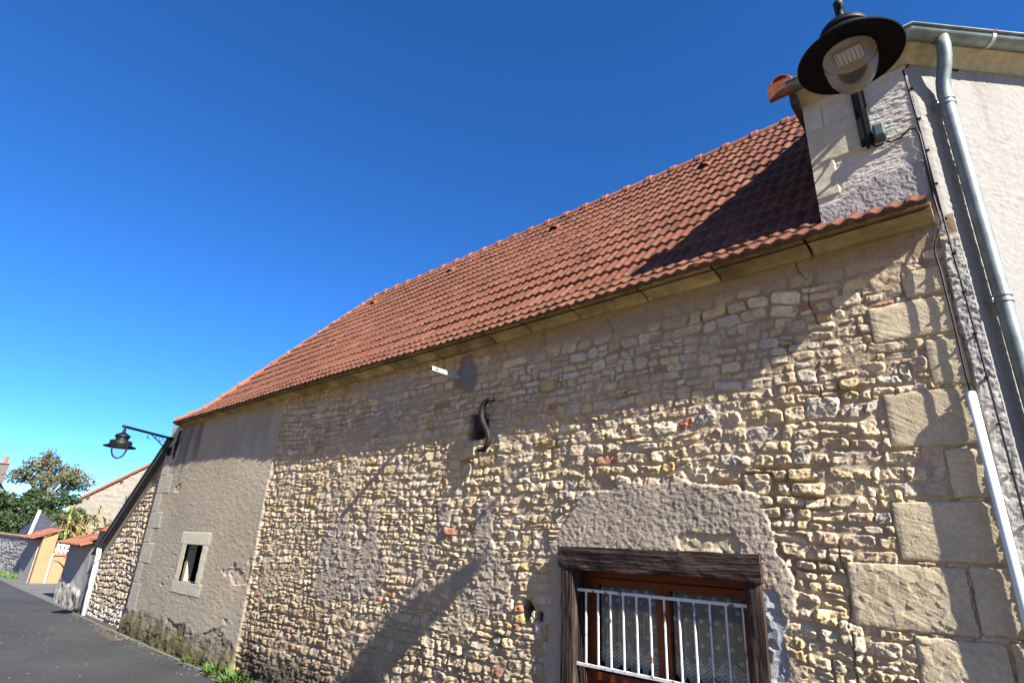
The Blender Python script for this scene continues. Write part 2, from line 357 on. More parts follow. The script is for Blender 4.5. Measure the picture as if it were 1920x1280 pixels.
# ------------------------------------------------------------------ the barn
barn = thing('stone_barn', 'long rubble stone barn with red tiled roof, plastered far end and barred window', 'barn')
def xs_var(a, b, d0, k):
    x = [0.0 if b == 0 else b]
    while x[-1] > a: x.append(x[-1] - d0 * (1 + abs(x[-1]) / k))
    x[-1] = a; return np.array(x[::-1])
XS = xs_var(-12.18, 0, .0037, 1.35); ZS = np.arange(-.06, 3.57, .0054)
X, Z = [a.ravel() for a in np.meshgrid(XS, ZS)]
def barn_wall(x, z):
    sd, sid = rubble(x, z, -12.2, 0, 0, 3.6, 11, .050, .102, (.85, 2.3))
    prof, hs = stone_height(sd, sid, x, z, 11)
    col = stone_color(sid, x, z, 11)
    # mortar: flush high on the wall, raked out lower down
    flush = sstep(2.5, 2.95, z + .25 * fbm(x * 1.1, z * 1.4, 70, 3))
    mort = (1 - flush) * (-.006 - .012 * np.clip(noise(x * 2.2, z * 2.6, 71), 0, 1)) + flush * (-.003 + .006 * fbm(x * 2, z * 2, 72, 3)) + .004 * fbm(x * 25, z * 25, 73, 3)
    fill = sstep(.15, .45, fbm(x * 1.5 + 3, z * 1.8, 74, 3)) * (1 - flush)
    mort = mort + fill * .011
    gap = sstep(.6, .85, noise(x * 4.2, z * 6.1, 75))
    mort = mort - .03 * gap
    mc = (np.array((.47, .37, .245)) * (1 - flush * .36)[:, None]) * (1 + .25 * fbm(x * 6, z * 6, 76, 3))[:, None]
    hs2 = hs * (1 - .45 * flush)
    h = mort + (np.maximum(hs2, mort - .004) - mort) * prof
    w_ = np.clip(prof * 1.3, 0, 1) * np.where(hs2 < mort - .001, .35, 1)
    col = mc * (1 - w_[:, None]) + col * w_[:, None]
    bur = sstep(.12, .30, fbm(x * 3.2, z * 4.2, 65, 4)) * flush * .8 + sstep(.2, .36, fbm(x * 2.6, z * 3.4, 66, 4)) * (1 - flush) * .3
    bur = np.clip(bur, 0, 1); h = h * (1 - bur) + np.maximum(h * .5, .004 + .012 * fbm(x * 16, z * 16, 67, 4)) * bur
    col = mixc(col, np.array((.40, .305, .20)), bur * .75)
    # greyish lime wash remains high up
    lw = sstep(.1, .35, fbm(x * .9, z * 1.6, 77, 3)) * sstep(2.45, 2.8, z) * sstep(-4.6, -5.4, x) * .55
    col = mixc(col, (.34, .31, .29), lw)
    # band of smeared mortar under the cornice
    sm = sstep(3.30, 3.42, z + .16 * fbm(x * 1.3, z * 3, 78, 4)) * sstep(-4.5, -2.8, x)
    h = h * (1 - sm) + (.006 + .004 * fbm(x * 12, z * 12, 79, 4)) * sm
    col = mixc(col, (.31, .24, .16), sm * .85)
    # old grey plaster remnants
    f = .9 * fbm(x * 3.6 + 5, z * 1.5, 80, 4) + .2 * fbm(x * 13, z * 9, 81, 3)
    zone = sstep(-7.3, -6.3, x) * sstep(-2.85, -3.6, x) * sstep(.75, 1.2, z) * sstep(2.35, 1.9, z)
    pm = sstep(.03, .06, f * zone + (zone - 1) * .6 - .04)
    h = h * (1 - pm) + np.maximum(h, .004 + .006 * facets(x, z, .025, 82, .8) / .025 + .006 * fbm(x * 28, z * 28, 83, 3)) * pm
    col = mixc(col, (.37, .31, .245), pm * .85)
    # brown soiled stones towards the ground and black damp foot
    lowm = sstep(1.35, .55, z + .3 * fbm(x * .8, z, 84, 3))
    col = mixc(col, np.array((.27, .2, .12)), lowm * .46)
    foot = sstep(.46, .16, z + .25 * fbm(x * 2, z * 2, 85, 3)) * sstep(-7.9, -7.5, x)
    col = mixc(col, (.035, .032, .028), foot * .85)
    h = h + foot * .02 * fbm(x * 9, z * 9, 86, 3)
    # render around the window
    poly = [(-2.9, .3), (-2.89, .75), (-2.86, 1.03), (-2.87, 1.28), (-2.85, 1.66), (-2.72, 1.9), (-2.48, 2.07), (-2.24, 2.13), (-1.95, 2.145), (-1.66, 2.12), (-1.42, 2.08), (-1.22, 2.01), (-1.18, 1.84), (-1.11, 1.66), (-1.1, 1.47), (-1.16, 1.24), (-1.1, 1.04), (-1.12, .3)]
    d = poly_sd(x, z, poly) + .05 * fbm(x * 7, z * 7, 87, 4) + .01 * fbm(x * 35, z * 35, 88, 2)
    wm = sstep(.014, -.014, d)
    rh = .009 + .006 * fbm(x * 2.4, z * 2.4, 91, 3) + .42 * facets(x, z, .0105, 89, .8) + .005 * fbm(x * 45, z * 45, 90, 3)
    h = h * (1 - wm) + np.maximum(rh, h * .3) * wm
    rc = np.array((.43, .355, .265)) * (1 + .16 * fbm(x * 5, z * 5, 92, 4))[:, None]
    rc = mixc(rc, (.2, .175, .16), sstep(.0, .4, fbm(x * 2.2, z * 2.2, 93, 3)) * sstep(1.75, 2.1, z) * .6)
    col = col * (1 - wm[:, None]) + rc * wm[:, None]
    # spalled spots in it: pale stone over the lintel, bluish mortar beside the post
    for (bx, hh, cc) in (((-1.80, -1.36, 1.69, 1.80), -.004, (.50, .43, .28)), ((-1.275, -1.17, 1.02, 1.5), .0, (.34, .36, .38))):
        q = sstep(.012, -.012, rbox(x, z, *bx, r=.05) + .05 * fbm(x * 9, z * 9, 94, 3))
        h = h * (1 - q) + (hh + .4 * facets(x, z, .05, 95, .4) + .002 * fbm(x * 50, z * 50, 96, 2)) * q; col = mixc(col, cc, q * .9)
    # corner stones at the near end
    qs = [(-.30, -.10, 3.11, 3.27), (-.49, -.1, 2.87, 3.09), (-.26, -.1, 2.58, 2.845), (-.5, -.1, 2.26, 2.565), (-.28, -.1, 1.995, 2.24), (-.555, -.1, 1.69, 1.98), (-.81, -.30, 1.36, 1.67), (-.285, -.1, 1.375, 1.675), (-.56, -.21, 1.07, 1.345), (-.195, -.08, 1.1, 1.36), (-.5, -.1, .72, 1.05)]
    for k, q in enumerate(qs):
        d = rbox(x, z, *q) + .007 * fbm(x * 14, z * 14, 100 + k, 3)
        near = (x > q[0] - .03) & (z > q[2] - .03) & (z < q[3] + .03) & (x < q[1] + .03)
        moat = sstep(.006, .0, d) * near
        h = h * (1 - moat) - .012 * moat; col = mixc(col, (.36, .27, .18), moat * .8)
        m = sstep(.003, -.003, d) * near
        ang = [.35, .5, .2, .6, .15, .3, .5, .4, .5, .3, .2][k]
        a = x * math.sin(ang) + z * math.cos(ang); bb = x * math.cos(ang) - z * math.sin(ang)
        tool = fbm(bb * 7, a * 100, 120 + k, 3)
        edge = np.clip(-d / .03, 0, 1)
        qh = .006 + .006 * np.sqrt(edge) + .0016 * tool - .0014 * sstep(.7, .9, noise(x * 38, z * 55, 145 + k)) + .003 * fbm(x * 3.5, z * 5, 140 + k, 3) + (.22 if k in (6, 8) else .06) * facets(x, z, .045, 150 + k, .3)
        h = h * (1 - m) + qh * m
        qc = np.array((.58, .48, .315)) * (.9 + .2 * ((k * 37 % 10) / 10)) * (1 + .14 * fbm(x * 6, z * 9, 160 + k, 3) - .15 * np.clip(tool, 0, 1))[:, None]
        col = col * (1 - m[:, None]) + qc * m[:, None]
    # rough cement strip against the neighbouring house
    d = (-.088 + .018 * fbm(x * 0, z * 3, 180, 4)) - x
    s = sstep(.004, -.004, d) * sstep(3.45, 3.4, z)
    h = h * (1 - s) + (.026 + .25 * facets(x, z, .02, 181, .7) + .006 * fbm(x * 40, z * 40, 182, 3)) * s
    col = mixc(col, (.40, .375, .345), s)
    # cracks
    for (cx, za, zb, sh) in ((-.80, 2.55, 3.5, .05), (-.83, 1.0, 1.75, .05), (-3.02, 2.95, 3.5, .06), (-4.35, 2.9, 3.3, .05), (-2.3, 3.3, 3.45, .1)):
        q = sstep(.0048, .0015, np.abs(x - cx - sh * 1.3 * fbm(z * 6 + cx, z * 0, 190, 5)) + .007 * np.clip(noise(z * 9, z * 0 + cx, 191), 0, 1)) * sstep(za, za + .05, z) * sstep(zb + .04, zb, z)
        h = h - .02 * q; col = mixc(col, (.10, .08, .05), q * .5)
    # grey cement patch round the steel bracket
    d = np.hypot((x + 3.97) / .14, (z - 3.27) / .2) - 1 + .75 * fbm(x * 6, z * 5, 195, 4)
    q = sstep(.08, -.08, d); h = h * (1 - q) + (.014 + .004 * fbm(x * 30, z * 30, 196, 3)) * q; col = mixc(col, (.19, .175, .165), q * .92)
    # broken out cavity beside the S-shaped anchor, its inner shade painted near black
    d = rbox(x, z, -3.88, -3.68, 2.60, 2.86, .03) + .03 * fbm(x * 12, z * 12, 197, 3)
    q = sstep(.01, -.01, d); h = h - .12 * q; col = mixc(col, (.05, .046, .042), q)
    for (bx, bz, br) in ((-3.08, 1.22, .055), (-2.95, 1.17, .04)):
        q = sstep(.01, -.01, np.hypot(x - bx, (z - bz) * .8) - br + .03 * fbm(x * 14, z * 14, 198, 2)); h = h - .09 * q; col = mixc(col, (.03, .026, .022), q * .9)
    # plaster of the far end
    edge = -7.79 + .03 * fbm(x * 0, z * 2.2, 200, 3) + .05 * sstep(2.7, 3.4, z) * 0
    pl = sstep(.008, -.008, x - edge)
    trow = fbm(x * 13 + 1.5 * noise(x * 2, z * 2, 205), z * 34, 201, 4)
    ph = .018 + .003 * fbm(x * 1.2, z * 1.2, 202, 3) + .0021 * trow + .004 * fbm(x * 30, z * 30, 203, 3)
    pc = np.array((.43, .365, .275)) * (1 + .20 * fbm(x * 1.1, z * 1.1, 204, 5) + .08 * trow)[:, None]
    # run-off streaks from the cornice
    st = sstep(-.15, .45, noise(x * 4.5, z * .12, 206)) * sstep(2.6, 3.3, z + .5 * noise(x * 6, x * 0, 207)) * (.25 + .75 * sstep(-9.8, -10.6, x))
    pc = mixc(pc, (.12, .11, .10), st * .75)
    # plaster fallen off
    chip = sstep(.40, .45, fbm(x * 2.3, z * 3.4, 208, 4) + .42 * np.exp(-((z - 1.16) / .13) ** 2) * sstep(-9.5, -9.0, x) * sstep(-7.7, -8.0, x) + .36 * sstep(.62, .42, z) - .12)
    ph = ph * (1 - chip) + (.004 + .010 * fbm(x * 18, z * 18, 209, 4)) * chip
    pc = pc * (1 - chip[:, None]) + (col * .6 + np.array((.36, .31, .26)) * .4) * chip[:, None]
    # damp mossy plinth
    top = .40 + .06 * fbm(x * 2.5, z * 0, 210, 4) - .012 * (x + 12)
    pt = sstep(.05, -.05, z - top) * sstep(-7.5, -7.8, x)
    ph = ph + pt * (.05 * sstep(top, .05, z) + .030 * fbm(x * 6, z * 6, 211, 4) + .008 * fbm(x * 35, z * 35, 212, 3))
    moss = np.clip(sstep(.42, .12, z + .22 * fbm(x * 2.6, z * 3.5, 213, 4)), 0, 1)
    mcx = np.array((.078, .074, .022)) * (1 + .5 * fbm(x * 9, z * 9, 214, 3))[:, None]
    damp = np.array((.17, .14, .11)) * (1 + .3 * fbm(x * 8, z * 4, 215, 3))[:, None]
    ptc = damp * (1 - moss[:, None]) + mcx * moss[:, None]
    pc = pc * (1 - pt[:, None] * .9) + ptc * pt[:, None] * .9
    h = h * (1 - pl) + ph * pl; col = col * (1 - pl[:, None]) + pc * pl[:, None]
    # corner stones at the far end, long and short
    zq = [.36, .79, 1.12, 1.455, 1.7, 1.98, 2.31, 2.64, 2.88, 3.2, 3.57]; xr = [-11.86, -12.02, -11.73, -12.0, -11.7, -12.0, -11.66, -11.95, -11.66, -11.8]
    for k in range(10):
        q = sstep(.006, -.006, rbox(x, z, -12.4, xr[k] + .12, zq[k] + .005, zq[k + 1] - .005) + .006 * fbm(x * 12, z * 12, 220 + k, 2))
        h = h * (1 - q) + (.024 + .003 * fbm(x * 20, z * 20, 230 + k, 3)) * q
        col = col * (1 - q[:, None]) + np.array((.46, .42, .34)) * (1 + .1 * fbm(x * 6, z * 6, 240 + k, 3))[:, None] * q[:, None]
    # dressed surround of the little window
    for k, (a, b_, c_, d_) in enumerate(((-10.40, -9.23, 1.485, 1.665), (-10.30, -10.11, .955, 1.48), (-9.46, -9.28, .955, 1.48), (-10.36, -9.22, .78, .95))):
        q = sstep(.006, -.006, rbox(x, z, a, b_, c_, d_) + .006 * fbm(x * 9, z * 9, 250 + k, 2))
        h = h * (1 - q) + (.024 + .002 * fbm(x * 18, z * 18, 255 + k, 3)) * q
        col = mixc(col, np.array((.66, .59, .45)) * (.85 if k == 3 else 1), q)
    # slow bulge of the whole wall
    h = h + np.interp(x, [-12.2, -11, -9.4, -8.6, -7.9, -6.6, -4, -3, -2.5, -2, -1, 0], [.05, .05, .045, .03, .012, 0, 0, .008, .02, .032, .034, .0])
    return h, np.clip(col, .01, .85)
H_, C_ = barn_wall(X, Z)
nx, nz = len(XS), len(ZS)
xc = (XS[:-1] + XS[1:]) / 2; zc = (ZS[:-1] + ZS[1:]) / 2
XC, ZC = [a.ravel() for a in np.meshgrid(xc, zc)]
hole = ((XC > -2.66) & (XC < -1.29) & (ZC > .70) & (ZC < 1.6)) | ((XC > -10.1) & (XC < -9.47) & (ZC > .95) & (ZC < 1.483))
grid_mesh('wall', np.stack([X, -H_, Z], 1), nx, nz, C_, M_stone, barn, keep=~hole)
# body behind the front (keeps the inside dark)
MB().box(-12.1, -.02, 5.2, 5.4, -.1, 3.6).box(-12.1, -11.9, .12, 5.2, -.1, 3.5).box(-.3, -.1, .12, 5.2, -.1, 3.5).box(-11.9, -.3, .5, 5.2, 3.3, 3.4).build('rear_walls', M_plain, barn)

# cornice of cavetto blocks
mb = MB(); rg = random.Random(3)
jx = [-.075, -.73, -1.33, -1.91, -2.55, -3.10, -3.55, -4.39, -4.75, -5.15, -5.9, -6.3, -6.6, -7.3, -7.7, -8.1, -8.5, -8.9, -9.3, -9.7, -10.1, -10.5, -10.9, -11.3, -11.72]
for a, b_ in zip(jx[1:], jx[:-1]):
    dy = rg.uniform(-.006, .006); dz = rg.uniform(-.006, .006); n = 7
    prof = [Vector((0, .08, 3.515 + dz)), Vector((0, -.052 + dy, 3.515 + dz))]
    for k in range(n + 1):
        t = k / n * math.pi / 2
        prof.append(Vector((0, -.056 + dy - .165 * (1 - math.cos(t)) ** 1.2, 3.517 + dz + .035 * math.sin(t))))
    prof += [Vector((0, -.223 + dy, 3.567)), Vector((0, .08, 3.62))]
    s = rg.uniform(.7, 1.1); c = (.44 * s, .34 * s, .195 * s)
    if b_ - a > .5 and rg.random() < .4: s *= .8
    mb.prism(prof, (a + .009, 0, 0), (b_ - .009, 0, 0), c)
mb.build('cornice', mat('stained_limestone', vcol=True, rough=.92, nscale=5, nmix=.55, bump=.004, bscale=45, spec=.1), barn)

# ------------------------------------------------------------------ tiled roof
def tile_field(name, parent, pos, w, gauge, nc, xspan, seed, base=(.156, .059, .035), roll=.0135, thick=.028, step=8, vary=.16, xclip=None):
    """pos(u, s, h) -> 3D point of the roof surface; xspan(s)->(u0,u1)"""
    rg = np.random.RandomState(seed); V = []; Q = []; C = []; nb = 0
    k = np.linspace(0, 1, step + 1)
    prof = np.where(k < .55, np.clip(np.sin(np.clip(k / .55, 0, 1) * math.pi) * 1.45, 0, 1) ** .8 * roll, -.003 * np.sin((k - .55) / .45 * math.pi))
    for j in range(nc):
        s0 = j * gauge; u0, u1 = xspan(s0 + gauge * .5)
        n0 = int(math.floor(u0 / w)); n1 = int(math.ceil(u1 / w))
        for i in range(n0, n1):
            ua = i * w + rg.uniform(-.003, .003); js = rg.uniform(-.008, .008); jh = rg.uniform(-.002, .005) + .012 * math.sin(i * .09 + seed) * math.sin(j * .5 + i * .031) ; tl = rg.uniform(-.004, .004)
            if ua + w * .5 < u0 or ua + w * .5 > u1: continue
            f = 1 + rg.uniform(-vary, vary); c = np.array(base) * f
            r_ = rg.rand()
            if r_ < .12: c = c * np.array((.72, .75, .85))
            elif r_ < .22: c = c * np.array((1.12, 1.25, 1.3))
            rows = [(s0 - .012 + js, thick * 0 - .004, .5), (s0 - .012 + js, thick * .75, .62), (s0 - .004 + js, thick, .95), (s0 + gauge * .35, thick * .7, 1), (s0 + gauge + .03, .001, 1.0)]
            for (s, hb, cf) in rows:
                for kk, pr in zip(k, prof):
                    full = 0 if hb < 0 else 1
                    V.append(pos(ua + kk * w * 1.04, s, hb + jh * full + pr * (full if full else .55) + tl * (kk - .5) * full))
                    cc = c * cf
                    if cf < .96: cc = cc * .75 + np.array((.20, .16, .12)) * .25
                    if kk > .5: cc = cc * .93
                    C.append(cc)
            m = step + 1
            for a in range(len(rows) - 1):
                for b_ in range(step): Q.append((nb + a * m + b_, nb + a * m + b_ + 1, nb + (a + 1) * m + b_ + 1, nb + (a + 1) * m + b_))
            nb += len(rows) * m
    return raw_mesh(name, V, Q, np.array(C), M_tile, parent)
EY, EZ = -.25, 3.55; FL = .5; A1, A2 = R(38), R(50.5)
RIDGE = (2.44, 6.64); HIPX0, HIPX1 = -11.66, -9.71
S_TOT = FL + (RIDGE[1] - EZ - FL * math.sin(A1)) / math.sin(A2)
def roof_pt(u, s, h):
    if s < FL: y = EY + s * math.cos(A1); z = EZ + s * math.sin(A1); a = A1
    else: y = EY + FL * math.cos(A1) + (s - FL) * math.cos(A2); z = EZ + FL * math.sin(A1) + (s - FL) * math.sin(A2); a = A2
    a = A1 + (A2 - A1) * min(1, max(0, (s - FL + .25) / .5))
    return (u, y - h * math.sin(a), z + h * math.cos(a))
def hip_x(s):
    y = roof_pt(0, s, 0)[1]; return HIPX0 + (HIPX1 - HIPX0) * (y - EY) / (RIDGE[0] - EY)
NC = 15; G = S_TOT / NC
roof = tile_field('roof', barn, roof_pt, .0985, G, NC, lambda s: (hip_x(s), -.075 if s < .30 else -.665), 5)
# boards closing the underside + far slope + hip slope
mb = MB()
a = [roof_pt(0, s, -.03) for s in (0, FL, S_TOT)]
mb.add([(-11.86, a[0][1] + .02, a[0][2]), (-.08, a[0][1] + .02, a[0][2]), (-.08, .06, 3.74), (-11.7, .06, 3.74)], [(0, 1, 2, 3)])
hx = [hip_x(s) for s in (0, FL, S_TOT)]
mb.add([(hx[0], a[0][1] + .02, a[0][2]), (-.7, a[0][1] + .02, a[0][2]), (-.7, a[1][1], a[1][2]), (hx[1], a[1][1], a[1][2]), (-.7, a[2][1], a[2][2]), (hx[2], a[2][1], a[2][2])], [(0, 1, 2, 3), (3, 2, 4, 5)])
by = 2 * RIDGE[0] - EY
mb.add([(hx[2], a[2][1], a[2][2]), (-.7, a[2][1], a[2][2]), (-.7, by, EZ), (hx[0], by, EZ)], [(0, 1, 2, 3)])
mb.add([(hx[2], a[2][1], a[2][2]), (hx[0], by, EZ), (hx[0], a[0][1] + .02, a[0][2]), (hx[1], a[1][1], a[1][2])], [(0, 1, 2, 3)])
mb.build('roof_deck', mat('roof_boards', (.10, .055, .04), rough=.9), barn)
def ridge_run(mb, p0, p1, n, r, seed):
    p0 = Vector(p0); p1 = Vector(p1); rg = random.Random(seed); d = (p1 - p0).normalized()
    sd_ = d.cross(Vector((0, 0, 1))).normalized(); up = sd_.cross(d)
    L = (p1 - p0).length / n
    for i in range(n):
        a = p0 + d * (i * L - .01); vs = []; fs = []; m = 8
        sh = 1 + rg.uniform(-.14, .14); c = (.33 * sh, .13 * sh, .075 * sh)
        for (t, rr) in ((0, r * 1.0), (L * .8, r * .97), (L * .8, r * 1.22), (L * 1.0, r * 1.24), (L * 1.0, r * .9)):
            for k in range(m + 1):
                an = math.pi * (k / m) * 1.16 - math.pi * .08
                vs.append(a + d * t + rr * (math.cos(an) * sd_ + math.sin(an) * up))
        for g in range(4):
            for k in range(m): fs.append((g * (m + 1) + k, g * (m + 1) + k + 1, (g + 1) * (m + 1) + k + 1, (g + 1) * (m + 1) + k))
        mb.add(vs, fs, c)
mb = MB(); ridge_run(mb, (-.6, RIDGE[0], RIDGE[1] - .03), (HIPX1, RIDGE[0], RIDGE[1] - .03), 25, .075, 4); mb.build('ridge_tile', M_tile, roof, recalc=False)
mb = MB(); hb = roof_pt(hip_x(0), 0, .01); hm = roof_pt(hip_x(FL), FL, .0); ht = (HIPX1, RIDGE[0], RIDGE[1] - .03)
ridge_run(mb, ht, hm, 11, .065, 5); ridge_run(mb, hm, (hb[0] + .02, hb[1] + .04, hb[2] + .03), 2, .06, 6); mb.build('hip_tile', M_tile, roof, recalc=False)
# ventilating tiles near the ridge
for (vx, course) in ((-2.18, 12.6), (-4.5, 12.6), (-6.79, 12.6), (-9.1, 12.6)):
    s0 = course * G; hd = MB(); wv = .085; n = 6; vs = []; fs = []
    for (ss, hh) in ((s0, .058), (s0 + .17, .02)):
        for k in range(n + 1):
            t = k / n; vs.append(roof_pt(vx - wv + 2 * wv * t, ss, .02 + hh * math.sin(math.pi * t) ** .5))
    for k in range(n): fs.append((k, k + 1, n + 2 + k, n + 1 + k))
    hd.add(vs, fs, (.19, .07, .042)); v_ = hd.build('roof_vent', M_tile, roof, recalc=False)
    op = MB(); vs = [roof_pt(vx - wv + 2 * wv * k / n, s0 + .012, .02 + .054 * math.sin(math.pi * k / n) ** .5) for k in range(n + 1)] + [roof_pt(vx + wv, s0 + .01, .01), roof_pt(vx - wv, s0 + .01, .01)]
    op.add(vs, [tuple(range(len(vs)))]); op.build('vent_opening', M_dark, v_)

# ------------------------------------------------------------------ barred window of the barn
win = bpy.data.objects.new('barred_window', None); COL.objects.link(win); win.parent = barn
def rough_beam(name, x0, x1, y0, y1, z0, z1, axis, matl, seed, amp=.006, seg=36):
    L = (x1 - x0) if axis == 0 else (z1 - z0); rings = []
    ts = np.linspace(0, 1, seg); m = 5
    mb = MB(); vs = []; fs = []
    per = []
    for e in range(4):
        for k in range(m): per.append((e, k / m))
    n = len(per)
    for i, t in enumerate(ts):
        for j, (e, f) in enumerate(per):
            p, q = [(f, 0), (1, f), (1 - f, 1), (0, 1 - f)][e]
            nzv = amp * float(fbm(np.array([t * L * 7 + 3.1]), np.array([j * .45 + seed]), seed, 3)[0])
            dp = (p - .5) * 2; dq = (q - .5) * 2; k_ = 1 - .02 * (abs(dp) == 1 and abs(dq) == 1)
            if axis == 0: vs.append((x0 + t * L, y0 + (y1 - y0) * (.5 + .5 * dp * k_) + nzv * dp, z0 + (z1 - z0) * (.5 + .5 * dq * k_) + nzv * dq))
            else: vs.append((x0 + (x1 - x0) * (.5 + .5 * dp * k_) + nzv * dp, y0 + (y1 - y0) * (.5 + .5 * dq * k_) + nzv * dq, z0 + t * L))
    for i in range(seg - 1):
        for j in range(n): fs.append((i * n + j, i * n + (j + 1) % n, (i + 1) * n + (j + 1) % n, (i + 1) * n + j))
    fs += [tuple(range(n - 1, -1, -1)), tuple(range((seg - 1) * n, seg * n))]
    mb.add(vs, fs); return mb.build(name, matl, win)
rough_beam('lintel', -2.725, -1.25, -.084, .18, 1.535, 1.69, 0, M_beam, 21, .010)
rough_beam('post', -2.705, -2.60, -.072, .16, .5, 1.533, 2, M_post, 22, .008)
rough_beam('post', -1.355, -1.262, -.072, .16, .5, 1.533, 2, M_post, 24, .008)
MB().box(-2.60, -1.355, .0, .2, .72, .79).build('sill', M_cas, win, bevel=.006)
MB().box(-2.62, -1.33, .01, .3, .45, .70).build('apron', M_dark, win)
# frame, two casements
FY = .115
MB().box(-2.60, -2.555, FY, FY + .06, .79, 1.533).box(-1.40, -1.356, FY, FY + .06, .79, 1.533).box(-2.555, -1.40, FY, FY + .06, 1.485, 1.533).box(-2.555, -1.40, FY, FY + .06, .79, .82).build('window_frame', M_cas, win, bevel=.003)
for (a, b_) in ((-2.553, -1.981), (-1.979, -1.402)):
    c = MB().box(a, a + .05, FY - .012, FY + .04, .822, 1.483).box(b_ - .05, b_, FY - .012, FY + .04, .822, 1.483).box(a + .05, b_ - .05, FY - .011, FY + .039, 1.435, 1.483).box(a + .05, b_ - .05, FY - .011, FY + .039, .822, .875).build('casement', M_cas, win, bevel=.004)
    MB().box(a + .048, b_ - .048, FY + .012, FY + .016, .873, 1.437).build('glass_pane', M_glass, c)
# lace curtain
def lace():
    m = bpy.data.materials.new('lace'); m.use_nodes = True; t = m.node_tree; b = t.nodes['Principled BSDF']
    b.inputs['Base Color'].default_value = (.85, .86, .86, 1); b.inputs['Roughness'].default_value = .9
    N = t.nodes.new; L = t.links.new
    at = N('ShaderNodeAttribute'); at.attribute_name = 'col'; sep = N('ShaderNodeSeparateColor'); L(at.outputs['Color'], sep.inputs[0])
    u, v = sep.outputs[0], sep.outputs[1]
    def mth(op, a, b_=None, c=None):
        n = N('ShaderNodeMath'); n.operation = op
        for i, q in enumerate((a, b_, c)):
            if q is None: continue
            if isinstance(q, (int, float)): n.inputs[i].default_value = q
            else: L(q, n.inputs[i])
        return n.outputs[0]
    # fine net
    net = mth('ADD', mth('GREATER_THAN', mth('FRACT', mth('MULTIPLY', u, 70)), .55), mth('GREATER_THAN', mth('FRACT', mth('MULTIPLY', v, 75)), .55))
    net = mth('MULTIPLY', mth('MINIMUM', net, 1), .55)
    # woven dots on a diamond lattice
    uu = mth('MULTIPLY', u, 5.0); row = mth('FLOOR', mth('MULTIPLY', v, 8.0)); off = mth('MULTIPLY', mth('MODULO', row, 2), .5)
    fu = mth('SUBTRACT', mth('FRACT', mth('ADD', uu, off)), .5); fv = mth('MULTIPLY', mth('SUBTRACT', mth('FRACT', mth('MULTIPLY', v, 8.0)), .5), .8)
    rr = mth('SQRT', mth('ADD', mth('MULTIPLY', fu, fu), mth('MULTIPLY', fv, fv)))
    dot = mth('MULTIPLY', mth('LESS_THAN', rr, .15), mth('GREATER_THAN', rr, .045)); dot = mth('MULTIPLY', dot, .6)
    # zigzag border
    zz = mth('ABSOLUTE', mth('SUBTRACT', mth('FRACT', mth('MULTIPLY', u, 6.0)), .5)); hv = mth('SUBTRACT', v, mth('MULTIPLY', zz, .16))
    band = mth('MULTIPLY', mth('LESS_THAN', hv, .22), mth('GREATER_THAN', mth('FRACT', mth('MULTIPLY', hv, 22)), .4))
    tot = mth('MINIMUM', mth('ADD', mth('ADD', net, dot), mth('MULTIPLY', band, .6)), .95)
    tr = N('ShaderNodeBsdfTransparent'); ms = N('ShaderNodeMixShader'); L(tot, ms.inputs[0]); L(tr.outputs[0], ms.inputs[1]); L(b.outputs[0], ms.inputs[2])
    L(ms.outputs[0], t.nodes['Material Output'].inputs[0]); return m
M_lace = lace()
for (a, b_) in ((-2.50, -2.03), (-1.93, -1.45)):
    n = 72; V = []; Q = []; C = []; nr = 10
    for i in range(n + 1):
        t = i / n; zb = .885 + .075 * abs((t * 6) % 1 - .5) * 2 * .8
        for j in range(nr + 1):
            zt = zb + (1.44 - zb) * j / nr
            V.append((a + (b_ - a) * t, FY + .035 + (.012 * math.sin(t * 22) + .007 * math.sin(t * 41 + 1) + .005 * math.sin(t * 67)) * (1 - .4 * j / nr), zt)); C.append((t, (zt - .885) / .56, 0))
    for i in range(n):
        for j in range(nr): Q.append((i * (nr + 1) + j, (i + 1) * (nr + 1) + j, (i + 1) * (nr + 1) + j + 1, i * (nr + 1) + j + 1))
    raw_mesh('lace_curtain', V, Q, np.array(C), M_lace, win)
MB().box(-2.6, -1.35, .45, .47, .5, 1.53).box(-2.64, -2.602, .16, .47, .5, 1.53).box(-1.354, -1.32, .16, .47, .5, 1.53).box(-2.64, -1.32, .18, .47, 1.535, 1.56).box(-2.6, -1.36, .2, .45, .5, .78).build('dark_room', M_dark, win)
grille = bpy.data.objects.new('window_grille', None); COL.objects.link(grille); grille.parent = barn
MB().box(-2.605, -1.35, -.012, .008, 1.388, 1.408).build('top_rail', M_bar, grille, bevel=.002)
MB().box(-2.605, -1.35, -.012, .008, .912, .932).build('bottom_rail', M_bar, grille, bevel=.002)
for k in range(12):
    bxp = -2.527 + k * .1022
    MB().box(bxp - .0055, bxp + .0055, -.009, .004, .93, 1.39).build('bar', M_bar, grille, bevel=.002)

# little window of the plastered end
sw = bpy.data.objects.new('small_window', None); COL.objects.link(sw); sw.parent = barn
lt = (.46, .40, .28)
MB().box(-10.20, -10.10, -.0, .10, .93, 1.5, c=lt).build('jamb', M_lime, sw); MB().box(-9.47, -9.37, -.0, .10, .93, 1.5, c=lt).build('jamb', M_lime, sw)
MB().box(-10.1, -9.47, .0, .10, .88, .952, c=lt).build('sill', M_lime, sw); MB().box(-10.1, -9.47, -.0, .10, 1.48, 1.55, c=lt).build('head', M_lime, sw)
MB().box(-11.2, -9.0, .9, .92, .6, 1.8).box(-11.22, -11.2, .102, .92, .6, 1.8).box(-9.0, -8.98, .102, .92, .6, 1.8).box(-11.2, -9.0, .102, .9, 1.8, 1.82).box(-11.2, -9.0, .102, .9, .58, .6).build('dark_room', M_dark, sw)
MB().box(-9.86, -9.82, .30, .33, .6, 1.5).build('old_post', M_post, sw)

